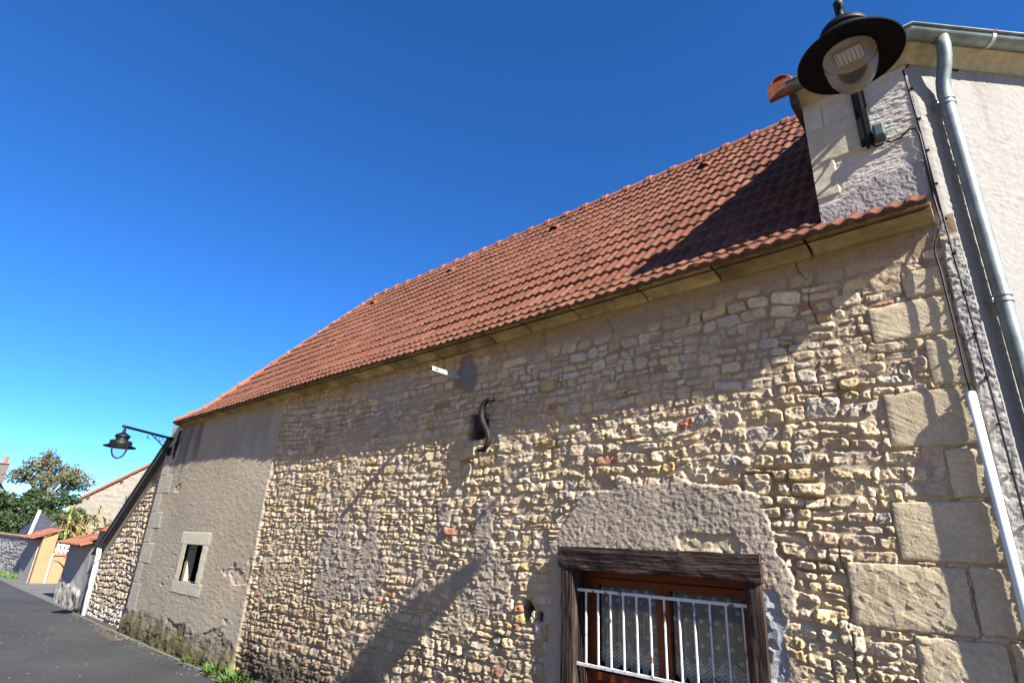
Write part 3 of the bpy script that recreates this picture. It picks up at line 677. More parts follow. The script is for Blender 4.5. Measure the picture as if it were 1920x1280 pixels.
# S-shaped wall anchor, flat anchor, steel arm
def s_anchor(pts, r, name):
    o = MB().tube(pts, r, 8).build(name, M_iron, barn, smooth=True); return o
sp = [(a_ + .05, b_, c_) for a_, b_, c_ in [(-3.555, -.09, 2.925), (-3.61, -.09, 2.94), (-3.665, -.09, 2.91), (-3.69, -.09, 2.85), (-3.685, -.09, 2.77), (-3.645, -.09, 2.70), (-3.60, -.09, 2.64), (-3.575, -.09, 2.58), (-3.585, -.09, 2.52), (-3.635, -.09, 2.475), (-3.70, -.09, 2.475)]]
an = s_anchor(sp, [.018, .024, .026, .028, .028, .028, .027, .026, .025, .022, .018], 'wall_anchor')
MB().box(-3.75, -3.62, -.075, .06, 2.67, 2.78).build('tie_rod_end', M_iron, an, bevel=.01)
an2 = s_anchor([(-11.63, -.1, 3.44), (-11.65, -.1, 3.36), (-11.645, -.1, 3.25), (-11.66, -.1, 3.18), (-11.675, -.1, 3.08), (-11.68, -.1, 2.98), (-11.64, -.1, 2.93)], [.016, .02, .022, .035, .022, .02, .016], 'wall_anchor')
arm = tag(MB().box(-4.105, -4.06, -.38, .02, 3.235, 3.28).build('steel_arm', M_galv, bevel=.003), 'short galvanised square steel tube sticking out of grey cement patch below the eaves', 'bracket')
MB().box(-4.107, -4.104, -.335, -.31, 3.25, 3.265).build('bolt_hole', M_dark, arm); MB().box(-4.058, -4.0575, -.335, -.31, 3.25, 3.266).build('bolt_hole', M_dark, arm); MB().box(-4.1, -4.065, -.3805, -.38, 3.24, 3.275).build('open_end', M_dark, arm)

# ------------------------------------------------------------------ white house on the right
house = thing('white_house', 'white rendered corner house at the right edge with zinc gutter and downpipe', 'house')
CX = -.04; AZ = R(46); T = Vector((math.cos(AZ), math.sin(AZ), 0)); NN = Vector((math.sin(AZ), -math.cos(AZ), 0))
# narrow front facet above the tile strip
xs = np.arange(-.655, CX + .001, .003); zs = np.arange(3.45, 4.80, .0036); x, z = [a.ravel() for a in np.meshgrid(xs, zs)]
scr = fbm(x * 16 + .6 * noise(x * 5, z * 5, 302), z * 75, 300, 4)
h = .018 + .0025 * fbm(x * 6, z * 9, 301, 3) + .0055 * np.clip(scr + .1, -.2, 1) + .002 * fbm(x * 60, z * 60, 303, 3)
col = np.array((.50, .455, .385)) * (1 + .10 * fbm(x * 9, z * 9, 304, 3))[:, None]
gp = sstep(.02, -.02, z - (3.99 + .05 * fbm(x * 5, z * 5, 305, 3) - .16 * np.clip((-.3 - x) / .35, 0, 1)))
h = h * (1 - gp) + (.022 + .004 * fbm(x * 15, z * 15, 306, 4) + .003 * fbm(x * 70, z * 70, 316, 3)) * gp; col = mixc(col, (.33, .31, .29), gp)
for k, q in enumerate([(-.67, -.42, 4.66, 4.80), (-.67, -.545, 4.48, 4.655), (-.54, -.33, 4.48, 4.655), (-.67, -.30, 4.20, 4.475), (-.67, -.52, 3.93, 4.195)]):
    m = sstep(.004, -.004, rbox(x, z, *q) + .004 * fbm(x * 15, z * 15, 310 + k, 3))
    h = h * (1 - m) + (.03 + .004 * fbm(x * 9, z * 14, 320 + k, 3)) * m
    col = col * (1 - m[:, None]) + np.array((.50, .44, .32)) * (1 + .2 * fbm(x * 7, z * 7, 330 + k, 4))[:, None] * m[:, None]
dm = sstep(-.06, .0, z - 4.76 + .09 * fbm(x * 5, z * 5, 340, 3)); col = mixc(col, (.40, .34, .24), dm * .8)
grid_mesh('front_wall', np.stack([x, .010 - h, z], 1), len(xs), len(zs), col, M_render, house)
MB().box(-.655, -.6, .03, 4.0, 3.4, 4.8, c=(.5, .44, .34)).build('side_wall', M_lime, house)
# receding white wall
ss = np.concatenate([np.arange(0, 1.35, .0065), np.arange(1.36, 7, .12)]); zs = np.arange(-.1, 4.80, .0085)
s_, z = [a.ravel() for a in np.meshgrid(ss, zs)]
scr = fbm(s_ * 14 + .8 * noise(s_ * 3, z * 4, 352), z * 60 + 16 * s_, 350, 4)
patch = sstep(-.1, .35, fbm(s_ * 1.7, z * 2.2, 351, 3))
h = .006 + .004 * fbm(s_ * 2, z * 2, 353, 3) + (.001 + .0045 * patch) * np.clip(scr, -.25, 1) + .003 * fbm(s_ * 60, z * 60, 354, 3)
h = h * sstep(0, .02, s_)
col = np.array((.28, .265, .24)) * (1 + .03 * fbm(s_ * 3, z * 3, 355, 3))[:, None]
spk = sstep(.35, .6, fbm(s_ * 30, z * 55, 356, 3)) * (.25 + .75 * patch); col = mixc(col, (.13, .12, .11), spk * .55)
run = sstep(.05, .5, fbm(s_ * 9, z * .35, 357, 3)) * sstep(3.6, 4.6, z); col = mixc(col, (.19, .17, .15), run * .55)
P = np.stack([CX + s_ * T.x + h * NN.x, s_ * T.y + h * NN.y, z], 1)
grid_mesh('street_wall', P, len(ss), len(zs), col, M_render, house)
# stone cornice and zinc gutter round the corner
def mitre(o): return Vector((CX + o * math.tan(AZ / 2), .0 - o, 0))     # corner of the outline pushed out by o
def sweep_eave(prof, name, m, smooth=False, c=None, closed=False, s_end=6.0, xl=-.70):
    mb = MB(); n = len(prof); vs = []
    for (o, zz) in prof: vs.append(Vector((xl, .0 - o, zz)))
    for (o, zz) in prof: v = mitre(o); v.z = zz; vs.append(v)
    for (o, zz) in prof: v = mitre(o) + T * s_end; v.z = zz; vs.append(v)
    fs = []
    for g in range(2):
        for k in range(n if closed else n - 1): fs.append((g * n + k, g * n + (k + 1) % n, (g + 1) * n + (k + 1) % n, (g + 1) * n + k))
    if closed: fs += [tuple(range(n)), tuple(range(2 * n, 3 * n))]
    mb.add(vs, fs, c); return mb.build(name, m, house, smooth=smooth)
cp = [(-.06, 4.70)] + [(.02 + .10 * (1 - math.cos(t)), 4.70 + .065 * math.sin(t)) for t in np.linspace(0, math.pi / 2, 8)] + [(.122, 4.83), (-.06, 4.83)]
sweep_eave(cp, 'cornice', M_lime, c=(.44, .37, .24), closed=True)
gr_, go, gz = .05, .155, 4.815
gp_ = [(go + gr_ * math.cos(t), gz + gr_ * math.sin(t)) for t in np.linspace(math.pi, 2 * math.pi, 14)]
bead = [(go + gr_ + .007 + .008 * math.cos(t), gz + .004 + .008 * math.sin(t)) for t in np.linspace(math.pi, -math.pi * .8, 9)]
inner = [(go + (gr_ - .003) * math.cos(t), gz + (gr_ - .003) * math.sin(t)) for t in np.linspace(2 * math.pi, math.pi, 14)]
gut = sweep_eave(gp_ + bead, 'gutter', M_zinc, smooth=True)
sweep_eave(inner, 'gutter_inside', M_darkin).parent = gut
for s in (.45, 1.25, 2.05):
    b0 = mitre(0) + T * s; mb = MB(); vs = []; fs = []
    q = [(go + (gr_ + .004) * math.cos(t), gz + (gr_ + .004) * math.sin(t)) for t in np.linspace(math.pi, 2 * math.pi, 12)] + [(go + gr_ + .022, gz + .01), (go + gr_ + .01, gz + .02)]
    for ds in (-.012, .012):
        for (o, zz) in q: v = b0 + NN * o + T * ds; v.z = zz; vs.append(v)
    n = len(q); fs = [(k, k + 1, n + k + 1, n + k) for k in range(n - 1)]
    mb.add(vs, fs).build('gutter_hook', M_galv, gut)
# roof of the house and the red end tile at its left eave
def hr(o, zz, xl): return [Vector((xl, .0 - o, zz)), (lambda v: Vector((v.x, v.y, zz)))(mitre(o)), (lambda v: Vector((v.x, v.y, zz)))(mitre(o) + T * 6)]
a = hr(.15, 4.845, -.74); b2 = hr(-3.0, 7.0, -.74)
MB().add([a[0], a[1], Vector((-.2, 3.2, 7.0)), Vector((-.74, 3.2, 7.0))], [(0, 1, 2, 3)], (.17, .062, .035)).add([a[1], a[2], Vector((4, 6, 7.2)), Vector((-.2, 3.2, 7.0))], [(0, 1, 2, 3)], (.17, .062, .035)).build('roof', M_tile, house)
et = MB(); vs = []; fs = []; n = 8
for (y, rr) in ((-.19, .058), (.10, .055), (.10, .048), (-.19, .049)):
    for k in range(n + 1):
        t = math.pi * k / n; vs.append((-.735 + rr * 1.1 * math.cos(t), y, 4.885 + (y + .19) * .7 - .02 + rr * math.sin(t)))
for g in range(4):
    for k in range(n):
        g2 = (g + 1) % 4; fs.append((g * (n + 1) + k, g * (n + 1) + k + 1, g2 * (n + 1) + k + 1, g2 * (n + 1) + k))
et.add(vs, fs, (.27, .095, .055)); et.box(-.82, -.66, -.195, -.16, 4.74, 4.87, c=(.26, .09, .05)); et.build('verge_tile', M_tile, house)
MB().box(-.70, -.66, -.14, .3, 4.66, 4.80, c=(.06, .05, .045)).build('verge_board', M_plain, house)
# downpipe
def hp(s, o, z): v = Vector((CX, 0, 0)) + T * s + NN * o; v.z = z; return v
pr = .039; sp_ = .145
pp = [hp(.135, go, 4.785), hp(.136, go, 4.71), hp(.138, go - .012, 4.65), hp(.142, .115, 4.58), hp(sp_, .082, 4.51), hp(sp_, .07, 4.43), hp(sp_, .068, 4.3), hp(sp_, .068, 2), hp(sp_, .068, 0)]
dp = MB().tube(pp, pr, 20).build('downpipe', M_zinc, house, smooth=True)
for zz in (4.35, 3.02, 1.7):
    cl = MB()
    for dz in (-.022, .012): cl.tube([hp(sp_, .068, zz + dz), hp(sp_, .068, zz + dz + .012)], pr + .006, 20)
    cl.tube([hp(sp_ - .055, .068, zz), hp(sp_ - .04, .0, zz)], .006, 6).tube([hp(sp_ + .05, .068, zz), hp(sp_ + .04, .068, zz)], .010, 6)
    cl.build('pipe_clip', M_zinc, dp)

# cables and conduit down the corner
cab = thing('electric_cable', 'thin black cable clipped down the white house corner beside the zinc downpipe', 'cable')
c1 = [hp(.35, .012, 4.695), hp(.12, .014, 4.71), hp(.02, .014, 4.705), (CX - .015, -.01, 4.66), (CX - .012, -.005, 4.5), (CX - .006, -.012, 4.2), (CX - .005, -.012, 3.9), (CX - .004, -.02, 3.6), (CX - .002, -.045, 3.3), (CX + .003, -.05, 3.0), (CX + .006, -.05, 2.5), (CX + .008, -.05, 2), (CX + .01, -.05, 0)]
MB().tube(c1, .0055, 8).build('cable_run', M_cable, cab, smooth=True)
for zz in np.arange(4.5, .4, -.24):
    MB().box(CX - .008, CX + .012, -.05 - .010 if zz < 3.4 else -.022, -.03 if zz < 3.4 else .0, zz, zz + .006).build('cable_clip', M_cable, cab)
cab2 = thing('electric_cable', 'black cable bending off the corner under the last roof tile into the white conduit', 'cable')
c2 = [(CX - .022, -.02, 3.95), (CX - .024, -.02, 3.75), (CX - .02, -.035, 3.58), (CX - .018, -.05, 3.5), (CX - .045, -.055, 3.44), (-.105, -.05, 3.40), (-.118, -.05, 3.33), (-.113, -.055, 3.2), (-.112, -.058, 2.9), (-.115, -.06, 2.6), (-.113, -.06, 2.48)]
MB().tube(c2, .0055, 8).build('cable_run', M_cable, cab2, smooth=True)
con = tag(MB().tube([(-.113, -.06, 2.505), (-.111, -.06, 1.5), (-.109, -.06, 0)], .0215, 16).tube([(-.113, -.06, 2.515), (-.113, -.06, 2.50)], .019, 16).build('conduit_pipe', M_pvc, smooth=True), 'white plastic conduit running up the right edge of the stone wall', 'pipe')

# ------------------------------------------------------------------ street lamps
def street_lamp(label, base, head, zarm, plate, swap=False):
    """base: point on the wall under the arm; head: x,y of the lantern axis and z of the brim"""
    L = thing('street_lamp', label, 'street lamp', 'wrought bracket street lamps', base)
    o = Vector(base)
    hx_, hy_, hz_ = head; c = Vector((hx_, hy_, hz_)) - o
    d = Vector((hx_ - base[0], hy_ - base[1], 0)); Ln = d.length; d.normalize(); za = zarm - base[2]; sd_ = Vector((-d.y, d.x, 0))
    def P(t, z, s=0): v = d * t + sd_ * s; v.z = z; return v
    # lantern
    K = .9
    body = [(.0, .30), (.028, .30), (.032, .262), (.06, .245), (.115, .215), (.128, .195), (.128, .172), (.108, .16), (.106, .118), (.112, .108), (.176, .098), (.184, .088), (.186, .028), (.205, .014), (.262, -.004), (.272, -.014), (.268, -.021)]
    body = [(a_ * K, b_ * K * (1.0 if b_ > 0 else 1)) for a_, b_ in body]
    hood = MB().lathe(body, c, 48).build('hood', M_black, L, smooth=True); m_ = hood.modifiers.new('split', 'EDGE_SPLIT'); m_.split_angle = R(40)
    und = [(.266, -.0215), (.24, -.012), (.17, .006), (.135, .008), (.132, .012)]
    und = [(a_ * K, b_ * K) for a_, b_ in und]
    br = MB().lathe(und, c, 48)
    for k in range(3):
        a = 2 * math.pi * k / 3 + .5; br.lathe([(.0, -.006), (.008, -.005), (.008, .006)], c + Vector((.175 * math.cos(a), .175 * math.sin(a), -.002)), 8)
    br.build('brim_underside', M_darkin, L, smooth=True)
    refl = MB().lathe([(.122, .005), (.11, .02), (.0, .022)], c, 32).build('reflector', mat('reflector_grey', (.30, .25, .19), rough=.5), L, smooth=True)
    pl = MB().box(-.06, .06, -.045, .045, -.002, .012, Matrix.Translation(c + Vector((0, 0, .004)))).build('led_plate', mat('led_board', (.42, .40, .42), rough=.4), L)
    ld = MB()
    for i in range(6):
        for j in range(5): ld.box(-.05 + i * .02 - .003, -.05 + i * .02 + .003, -.036 + j * .018 - .003, -.036 + j * .018 + .003, -.006, -.0021, Matrix.Translation(c + Vector((0, 0, .004))))
    ld.build('led', mat('led_lens', (.16, .14, .10), rough=.2), pl)
    gl = []
    for k in range(15):
        t = k / 14; gl.append((.124 * max(0, 1 - t ** 2.4) ** .56, .004 - .222 * t))
    gl[-1] = (.0005, -.218)
    MB().lathe(gl, c, 40).build('glass_bowl', M_bowl, L, smooth=True)
    # arm, stem and bracket
    A = MB().tube([P(Ln + .06, za), P(Ln - .02, za), P(0, za)], .023, 4)
    A.tube([P(Ln, za), c + Vector((0, 0, .26))], [.017, .02], 12)
    A.build('arm', M_black, L, smooth=True)
    sc = MB(); drop = .28
    sc.tube([P(.03, za - drop), P(Ln * .30, za - drop * .45), P(Ln * .50, za - .02)], .010, 8)
    cur = []
    for k in range(11):
        a = math.pi * (k / 10) * 1.25; cur.append(P(Ln * .54 + .035 * math.sin(a) * .9, za - .04 - .03 * (1 - math.cos(a))))
    sc.tube(cur, .007, 6)
    for (tc, zc_, r_) in ((Ln * .15, .09, .072), (Ln * .30, .058, .043), (Ln * .40, .036, .024)):
        sc.tube([P(tc + r_ * math.cos(2 * math.pi * k / 18), za - zc_ + r_ * math.sin(2 * math.pi * k / 18)) for k in range(19)], .006, 6, caps=False)
    sc.build('scroll_brace', M_black, L, smooth=True)
    (p0, p1) = plate
    Mx = Matrix((( sd_.x, d.x, 0, 0), (sd_.y, d.y, 0, 0), (0, 0, 1, 0), (0, 0, 0, 1)))
    wp = MB().box(-.036, .036, .0, .035, p0 - base[2], p1 - base[2], Mx).build('wall_plate', M_black, L, bevel=.004)
    return L, P, za, wp, sd_, Mx
L1, P1, za1, wp1, sd1, Mx1 = street_lamp('street lamp at the far left corner of the stone barn, seen from the side', (-12.02, -.03, 2.9), (-11.42, -1.03, 2.985), 3.32, (2.9, 3.46))
MB().box(-.05, .05, .035, .11, .10, .26, Mx1).build('junction_box', M_black, L1, bevel=.01)
L2, P2, za2, wp2, sd2, Mx2 = street_lamp('large street lamp overhead at top right, its glass bowl and brim seen from below', (-.322, .0, 4.2), (-.238, -.94, 4.122), 4.452, (4.2, 4.72))
MB().box(-.022, .02, .0352, .0365, .33, .42, Mx2).build('sticker', mat('yellow_sticker', (.52, .44, .22), rough=.6), wp2)
jb = MB().box(.038, .105, .0, .085, .0, .10, Mx2).build('junction_box', mat('teal_grey_box', (.06, .09, .095), rough=.4, spec=.5), L2, bevel=.014)
b0 = Vector((-.318, .05, 4.2))
lc = thing('electric_cable', 'short black cable curving from the overhead lamp junction box to the house corner', 'cable')
MB().tube([(-.30, -.03, 4.2), (-.285, -.035, 4.165), (-.25, -.03, 4.16), (-.235, -.03, 4.185), (-.20, -.022, 4.165), (-.15, -.022, 4.17), (-.10, -.022, 4.205), (-.065, -.022, 4.2), (-.055, -.022, 4.14), (-.056, -.022, 4.0), (-.06, -.022, 3.7)], .006, 8).build('cable_run', M_cable, lc, smooth=True)

# ------------------------------------------------------------------ lean-to at the far end
lean = thing('stone_lean_to', 'low rubble lean-to with steep dark verge against the far end of the barn', 'lean-to')
xs = np.arange(-14.95, -12.16, .016); zs = np.arange(-.05, 3.3, .0105); x, z = [a.ravel() for a in np.meshgrid(xs, zs)]
sd, sid = rubble(x, z, -15, -12.1, 0, 3.3, 33, .07, .13, (.9, 2.0)); prof, hs = stone_height(sd, sid, x, z, 33, 1.2)
h = -.035 + (.04 + hs) * prof; col = mixc(np.tile(np.array((.27, .22, .17)), (len(x), 1)), stone_color(sid, x, z, 33) * .6 + np.array((.16, .14, .12)), prof)
topz = lambda xx: 3.16 + (xx + 12.16) * .745
band = sstep(.02, -.02, (topz(x) - .16) - z); h = h * (1 - band) + .012 * band; col = mixc(col, (.27, .23, .2), band)
low = sstep(.5, .1, z + .2 * fbm(x * 3, z * 3, 410, 3)); h = h + .03 * low * fbm(x * 7, z * 7, 411, 3); col = mixc(col, (.5, .47, .43), low * .4)
zcell = np.meshgrid((xs[:-1] + xs[1:]) / 2, (zs[:-1] + zs[1:]) / 2); kp = (zcell[1] < topz(zcell[0]) + .05).ravel()
slot = (np.abs(zcell[0] + 13.05) < .035) & (np.abs(zcell[1] - .92) < .11); kp &= ~slot.ravel()
grid_mesh('wall', np.stack([x, .015 - h, z], 1), len(xs), len(zs), col, M_stone, lean, keep=kp)
MB().box(-13.12, -12.98, .12, .16, .78, 1.06).build('slot_opening', M_dark, lean)
n_ = Vector((-.745, 0, 1)).normalized(); dr = Vector((-1, 0, -.745)).normalized()
def slab(mb, a, b_, y0, y1, t0, t1, c):
    A_ = Vector((a, 0, topz(a))); B_ = Vector((b_, 0, topz(b_))); vs = []
    for p in (A_, B_):
        for y in (y0, y1):
            for t in (t0, t1): v = p + n_ * t; vs.append(Vector((v.x, y, v.z)))
    mb.add(vs, [(0, 1, 3, 2), (4, 6, 7, 5), (0, 4, 5, 1), (2, 3, 7, 6), (0, 2, 6, 4), (1, 5, 7, 3)], c)
mb = MB(); slab(mb, -12.0, -14.98, -.15, 3.2, .08, .105, (.05, .055, .06)); mb.build('roof', M_slate, lean)
mb = MB(); slab(mb, -12.0, -14.9, -.12, -.09, .02, .078, (.085, .09, .09)); slab(mb, -12.05, -14.9, -.088, .2, .04, .077, (.10, .095, .09)); mb.build('verge_board', M_plain, lean)
MB().box(-15.0, -14.9, .05, 3, -.1, 1.1, c=(.3, .27, .22)).build('end_wall', M_plain, lean)
MB().tube([(-14.80, -.09, 1.26), (-14.72, -.09, 1.14), (-14.68, -.085, .6), (-14.62, -.08, 0)], .046, 12).build('downpipe', M_pvc, lean, smooth=True)
MB().tube([(-14.69, -.087, .68), (-14.69, -.087, .64)], .052, 12).build('pipe_clip', mat('grey_clip', (.35, .4, .42)), lean)

# ------------------------------------------------------------------ the street beyond
pil = thing('gate_pillar', 'grey rendered gate pillar with red tile cap left of the lean-to', 'pillar')
MB().box(-15.55, -15.06, .0, .5, -.05, 1.60, c=(.27, .25, .24)).build('shaft', M_plain, pil, bevel=.01)
MB().box(-15.06, -14.99, -.02, .45, -.05, 1.57, c=(.55, .53, .5)).build('painted_lit_edge', M_plain, pil)  # sunlit side of the shaft, its light put into a paler colour
MB().box(-15.64, -14.93, -.1, .6, 1.605, 1.64, c=(.30, .10, .06)).box(-15.58, -14.98, -.06, .55, 1.642, 1.675, c=(.27, .09, .055)).build('cap', M_tile, pil, bevel=.008)
def canopy(parent, x0, x1, y0, z0, y1, z1, nc, seed):
    L = math.hypot(y1 - y0, z1 - z0); a = math.atan2(z1 - z0, y1 - y0)
    tile_field('tile_coping', parent, lambda u, s, h: (u, y0 + s * math.cos(a) - h * math.sin(a), z0 + s * math.sin(a) + h * math.cos(a)), .2, L / nc, nc, lambda s: (x0, x1), seed, base=(.27, .10, .06), roll=.035, thick=.025, vary=.25)
    MB().add([(x0, y0 + .02, z0 - .01), (x1, y0 + .02, z0 - .01), (x1, y1, z1 - .01), (x0, y1, z1 - .01)], [(0, 1, 2, 3)], (.2, .12, .08)).build('coping_bed', M_plain, parent)
gw = thing('garden_wall', 'grey plastered garden wall under a sloping red tile coping beside the gate pillar', 'wall')
xs = np.arange(-17.75, -15.49, .03); zs = np.arange(-.05, 1.3, .03); x, z = [a.ravel() for a in np.meshgrid(xs, zs)]
bs = sstep(.5, .35, z + .35 * fbm(x * 2, z * 2, 420, 3)); h = .01 * fbm(x * 4, z * 4, 421, 3) + bs * .05 * fbm(x * 5, z * 6, 422, 3) + .03 * bs
col = mixc(np.tile(np.array((.40, .38, .36)), (len(x), 1)) * (1 + .12 * fbm(x * 2, z * 2, 423, 3))[:, None], (.38, .35, .31), bs)
grid_mesh('wall', np.stack([x, -h, z], 1), len(xs), len(zs), col, M_stone, gw)
MB().box(-17.75, -15.51, .02, .42, -.05, 1.3, c=(.4, .38, .36)).build('core', M_plain, gw)
canopy(gw, -17.95, -15.66, -.22, 1.27, .42, 1.50, 2, 9)
ow = thing('orange_wall', 'orange rendered wall end with sloping tile coping facing the driveway', 'wall')
MB().add([(-23.1, .38, 0), (-23.1, .72, 0), (-23.1, .72, 1.46), (-23.1, .38, 1.27), (-23.4, .38, 0), (-23.4, .72, 0), (-23.4, .72, 1.46), (-23.4, .38, 1.27)], [(0, 1, 2, 3), (4, 7, 6, 5), (0, 3, 7, 4), (1, 5, 6, 2), (3, 2, 6, 7)]).build('end_face', M_orange, ow)
MB().box(-25.0, -23.4, .36, .72, -.05, 1.24, c=(.36, .33, .32)).build('street_face', M_plain, ow)
canopy(ow, -25.05, -23.08, .12, 1.24, .80, 1.55, 3, 12)
lw = thing('low_orange_wall', 'low orange wall with ledge below a white picket panel', 'wall')
MB().box(-23.35, -23.1, .78, 2.6, -.05, .80).build('panel', M_orange, lw); MB().box(-23.38, -23.05, .76, 2.6, .802, .84).build('ledge', M_orange, lw, bevel=.005)
MB().box(-23.14, -23.085, .722, .757, -.02, .86).build('joint_strip', M_white, lw)
pk = thing('picket_panel', 'white picket panel on top of the low orange wall', 'fence')
for k in range(12):
    y = .80 + k * .11; MB().add([(-23.2, y, .86), (-23.2, y + .07, .86), (-23.2, y + .07, 1.16), (-23.2, y + .035, 1.21), (-23.2, y, 1.16), (-23.17, y, .86), (-23.17, y + .07, .86), (-23.17, y + .07, 1.16), (-23.17, y + .035, 1.21), (-23.17, y, 1.16)], [(0, 1, 2, 3, 4), (9, 8, 7, 6, 5), (0, 5, 6, 1), (1, 6, 7, 2), (2, 7, 8, 3), (3, 8, 9, 4), (4, 9, 5, 0)]).build('picket', M_white, pk)
for zz in (.92, 1.08): MB().box(-23.168, -23.15, .78, 2.1, zz, zz + .05).build('rail', M_white, pk)
sw_ = thing('stone_boundary_wall', 'grey rough stone boundary wall along the street at the far left', 'wall')
xs = np.arange(-42, -24.98, .05); zs = np.arange(-.05, 1.25, .04); x, z = [a.ravel() for a in np.meshgrid(xs, zs)]
sd, sid = rubble(x, z, -42, -25, 0, 1.3, 44, .07, .13); h = .03 * (sd < -.008) + .015 * fbm(x * 6, z * 6, 430, 3)
col = mixc(np.tile(np.array((.30, .28, .26)), (len(x), 1)), (.43, .41, .38), (sd < -.008) * .9) * (1 + .2 * fbm(x * 3, z * 3, 431, 3))[:, None]
grid_mesh('wall', np.stack([x, .42 - h, z], 1), len(xs), len(zs), col, M_stone, sw_)
MB().box(-42, -25.0, .44, .8, -.05, 1.2, c=(.33, .3, .27)).build('core', M_plain, sw_); MB().box(-42, -25.0, .36, .86, 1.24, 1.29, c=(.34, .22, .16)).build('coping', M_tile, sw_)

gb = thing('gabled_barn', 'stone gable with red tiled verge rising behind the garden walls', 'barn')
GA = Vector((-32, 2.8, 0)); ga = Vector((.37, .93, 0)).normalized(); gn = Vector((.93, -.37, 0)).normalized()
ss = np.arange(-.3, 7.6, .06); zs = np.arange(0, 6, .05); y, z = [a.ravel() for a in np.meshgrid(ss, zs)]
gt = lambda q: 2.83 + .755 * (np.minimum(q, 6.4 - q))
sd, sid = rubble(y, z, -2, 8, 0, 6, 55, .08, .15, (.8, 1.8)); h = .03 * (sd < -.01) + .02 * fbm(y * 5, z * 5, 440, 3)
col = mixc(np.tile(np.array((.25, .22, .18)), (len(y), 1)), stone_color(sid, y, z, 55) * .35 + .09, (sd < -.01) * .75)
wm_ = sstep(1.9, 1.4, z + .3 * fbm(y * 1.5, z * 1.5, 441, 3)); col = mixc(col, (.27, .25, .23), wm_ * .5)
cc = np.meshgrid((ss[:-1] + ss[1:]) / 2, (zs[:-1] + zs[1:]) / 2)
grid_mesh('gable_wall', np.stack([GA.x + ga.x * y + gn.x * h, GA.y + ga.y * y + gn.y * h, z], 1), len(ss), len(zs), col, M_stone, gb, keep=(cc[1] < gt(cc[0])).ravel())
def gp(q, dep, zz): v = GA + ga * q - gn * dep; v.z = zz; return v
mb = MB()
for (q0, q1) in ((-.45, 3.2), (3.2, 7.6)):
    vs = [gp(q, dep, float(gt(q)) + t) for dep in (-.15, 9) for q in (q0, q1) for t in (0, .12)]
    mb.add(vs, [(0, 2, 3, 1), (4, 5, 7, 6), (0, 4, 6, 2), (1, 3, 7, 5), (0, 1, 5, 4), (2, 6, 7, 3)], (.27, .10, .06))
mb.build('roof', M_tile, gb)
for q in (.25, 1.35, 2.3):
    zz = float(gt(q)); vs = [gp(q + dq, dep, zz + t - .045 + dq * .75) for dep in (-.14, .1) for dq in (0, .1) for t in (-.09, -.0)]
    MB().add(vs, [(0, 2, 3, 1), (4, 5, 7, 6), (0, 4, 6, 2), (1, 3, 7, 5), (0, 1, 5, 4), (2, 6, 7, 3)], (.1, .07, .05)).build('purlin_end', M_plain, gb)

sr = thing('slate_shed', 'small shed with dark slate roof and pale edge before the evergreen bush', 'shed')
MB().add([(-29.5, 1.13, 2.19), (-29.5, 2.07, 1.53), (-31, 2.07, 1.53), (-31, 1.13, 2.19)], [(0, 1, 2, 3)]).add([(-29.5, 1.13, 2.19), (-31, 1.13, 2.19), (-31, .9, 1.3), (-29.5, .9, 1.3)], [(0, 1, 2, 3)]).add([(-29.51, 1.13, 2.18), (-29.51, 2.07, 1.53), (-29.51, 1.9, 1.2), (-29.51, .9, 1.2)], [(0, 1, 2, 3)]).build('roof', M_slate, sr)
MB().add([(-29.46, 1.05, 2.23), (-29.46, 1.15, 2.23), (-29.46, 1.06, 1.25), (-29.46, .96, 1.25), (-29.5, 1.05, 2.23), (-29.5, 1.15, 2.23), (-29.5, 1.06, 1.25), (-29.5, .96, 1.25)], [(0, 1, 2, 3), (0, 4, 5, 1), (1, 5, 6, 2), (0, 3, 7, 4)]).build('edge_board', M_white, sr)
MB().box(-31, -29.53, .95, 1.95, -.05, 1.2, c=(.4, .38, .36)).build('wall', M_plain, sr)
fh = thing('distant_house', 'distant house at left edge with grey slate roof and two chimneys', 'house')
MB().box(-68, -60, -4, 3.9, -.05, 3.5, c=(.18, .16, .14)).build('wall', M_plain, fh)
MB().add([(-59.7, 4.3, 3.2), (-68.3, 4.3, 3.2), (-68.3, 1.6, 6.2), (-59.7, 1.6, 6.2)], [(0, 1, 2, 3)]).add([(-59.7, -4.4, 3.2), (-68.3, -4.4, 3.2), (-68.3, 1.6, 6.2), (-59.7, 1.6, 6.2)], [(3, 2, 1, 0)]).add([(-59.98, 3.9, 3.5), (-59.98, 1.6, 6.1), (-59.98, -4, 3.5)], [(0, 1, 2)]).build('roof', M_slate, fh)
ch = MB().box(-60.6, -60.0, 2.1, 3.2, 4.2, 6.1, c=(.15, .12, .10)).box(-60.7, -59.9, 2.05, 3.25, 6.1, 6.2, c=(.25, .12, .1)).build('chimney', M_plain, fh)
for yy in (2.35, 2.95): MB().lathe([(.16, 6.2), (.11, 6.6), (.13, 6.62), (.13, 6.7), (.1, 6.7)], (-60.3, yy, 0), 10, (.33, .12, .09)).build('chimney_pot', M_tile, ch)

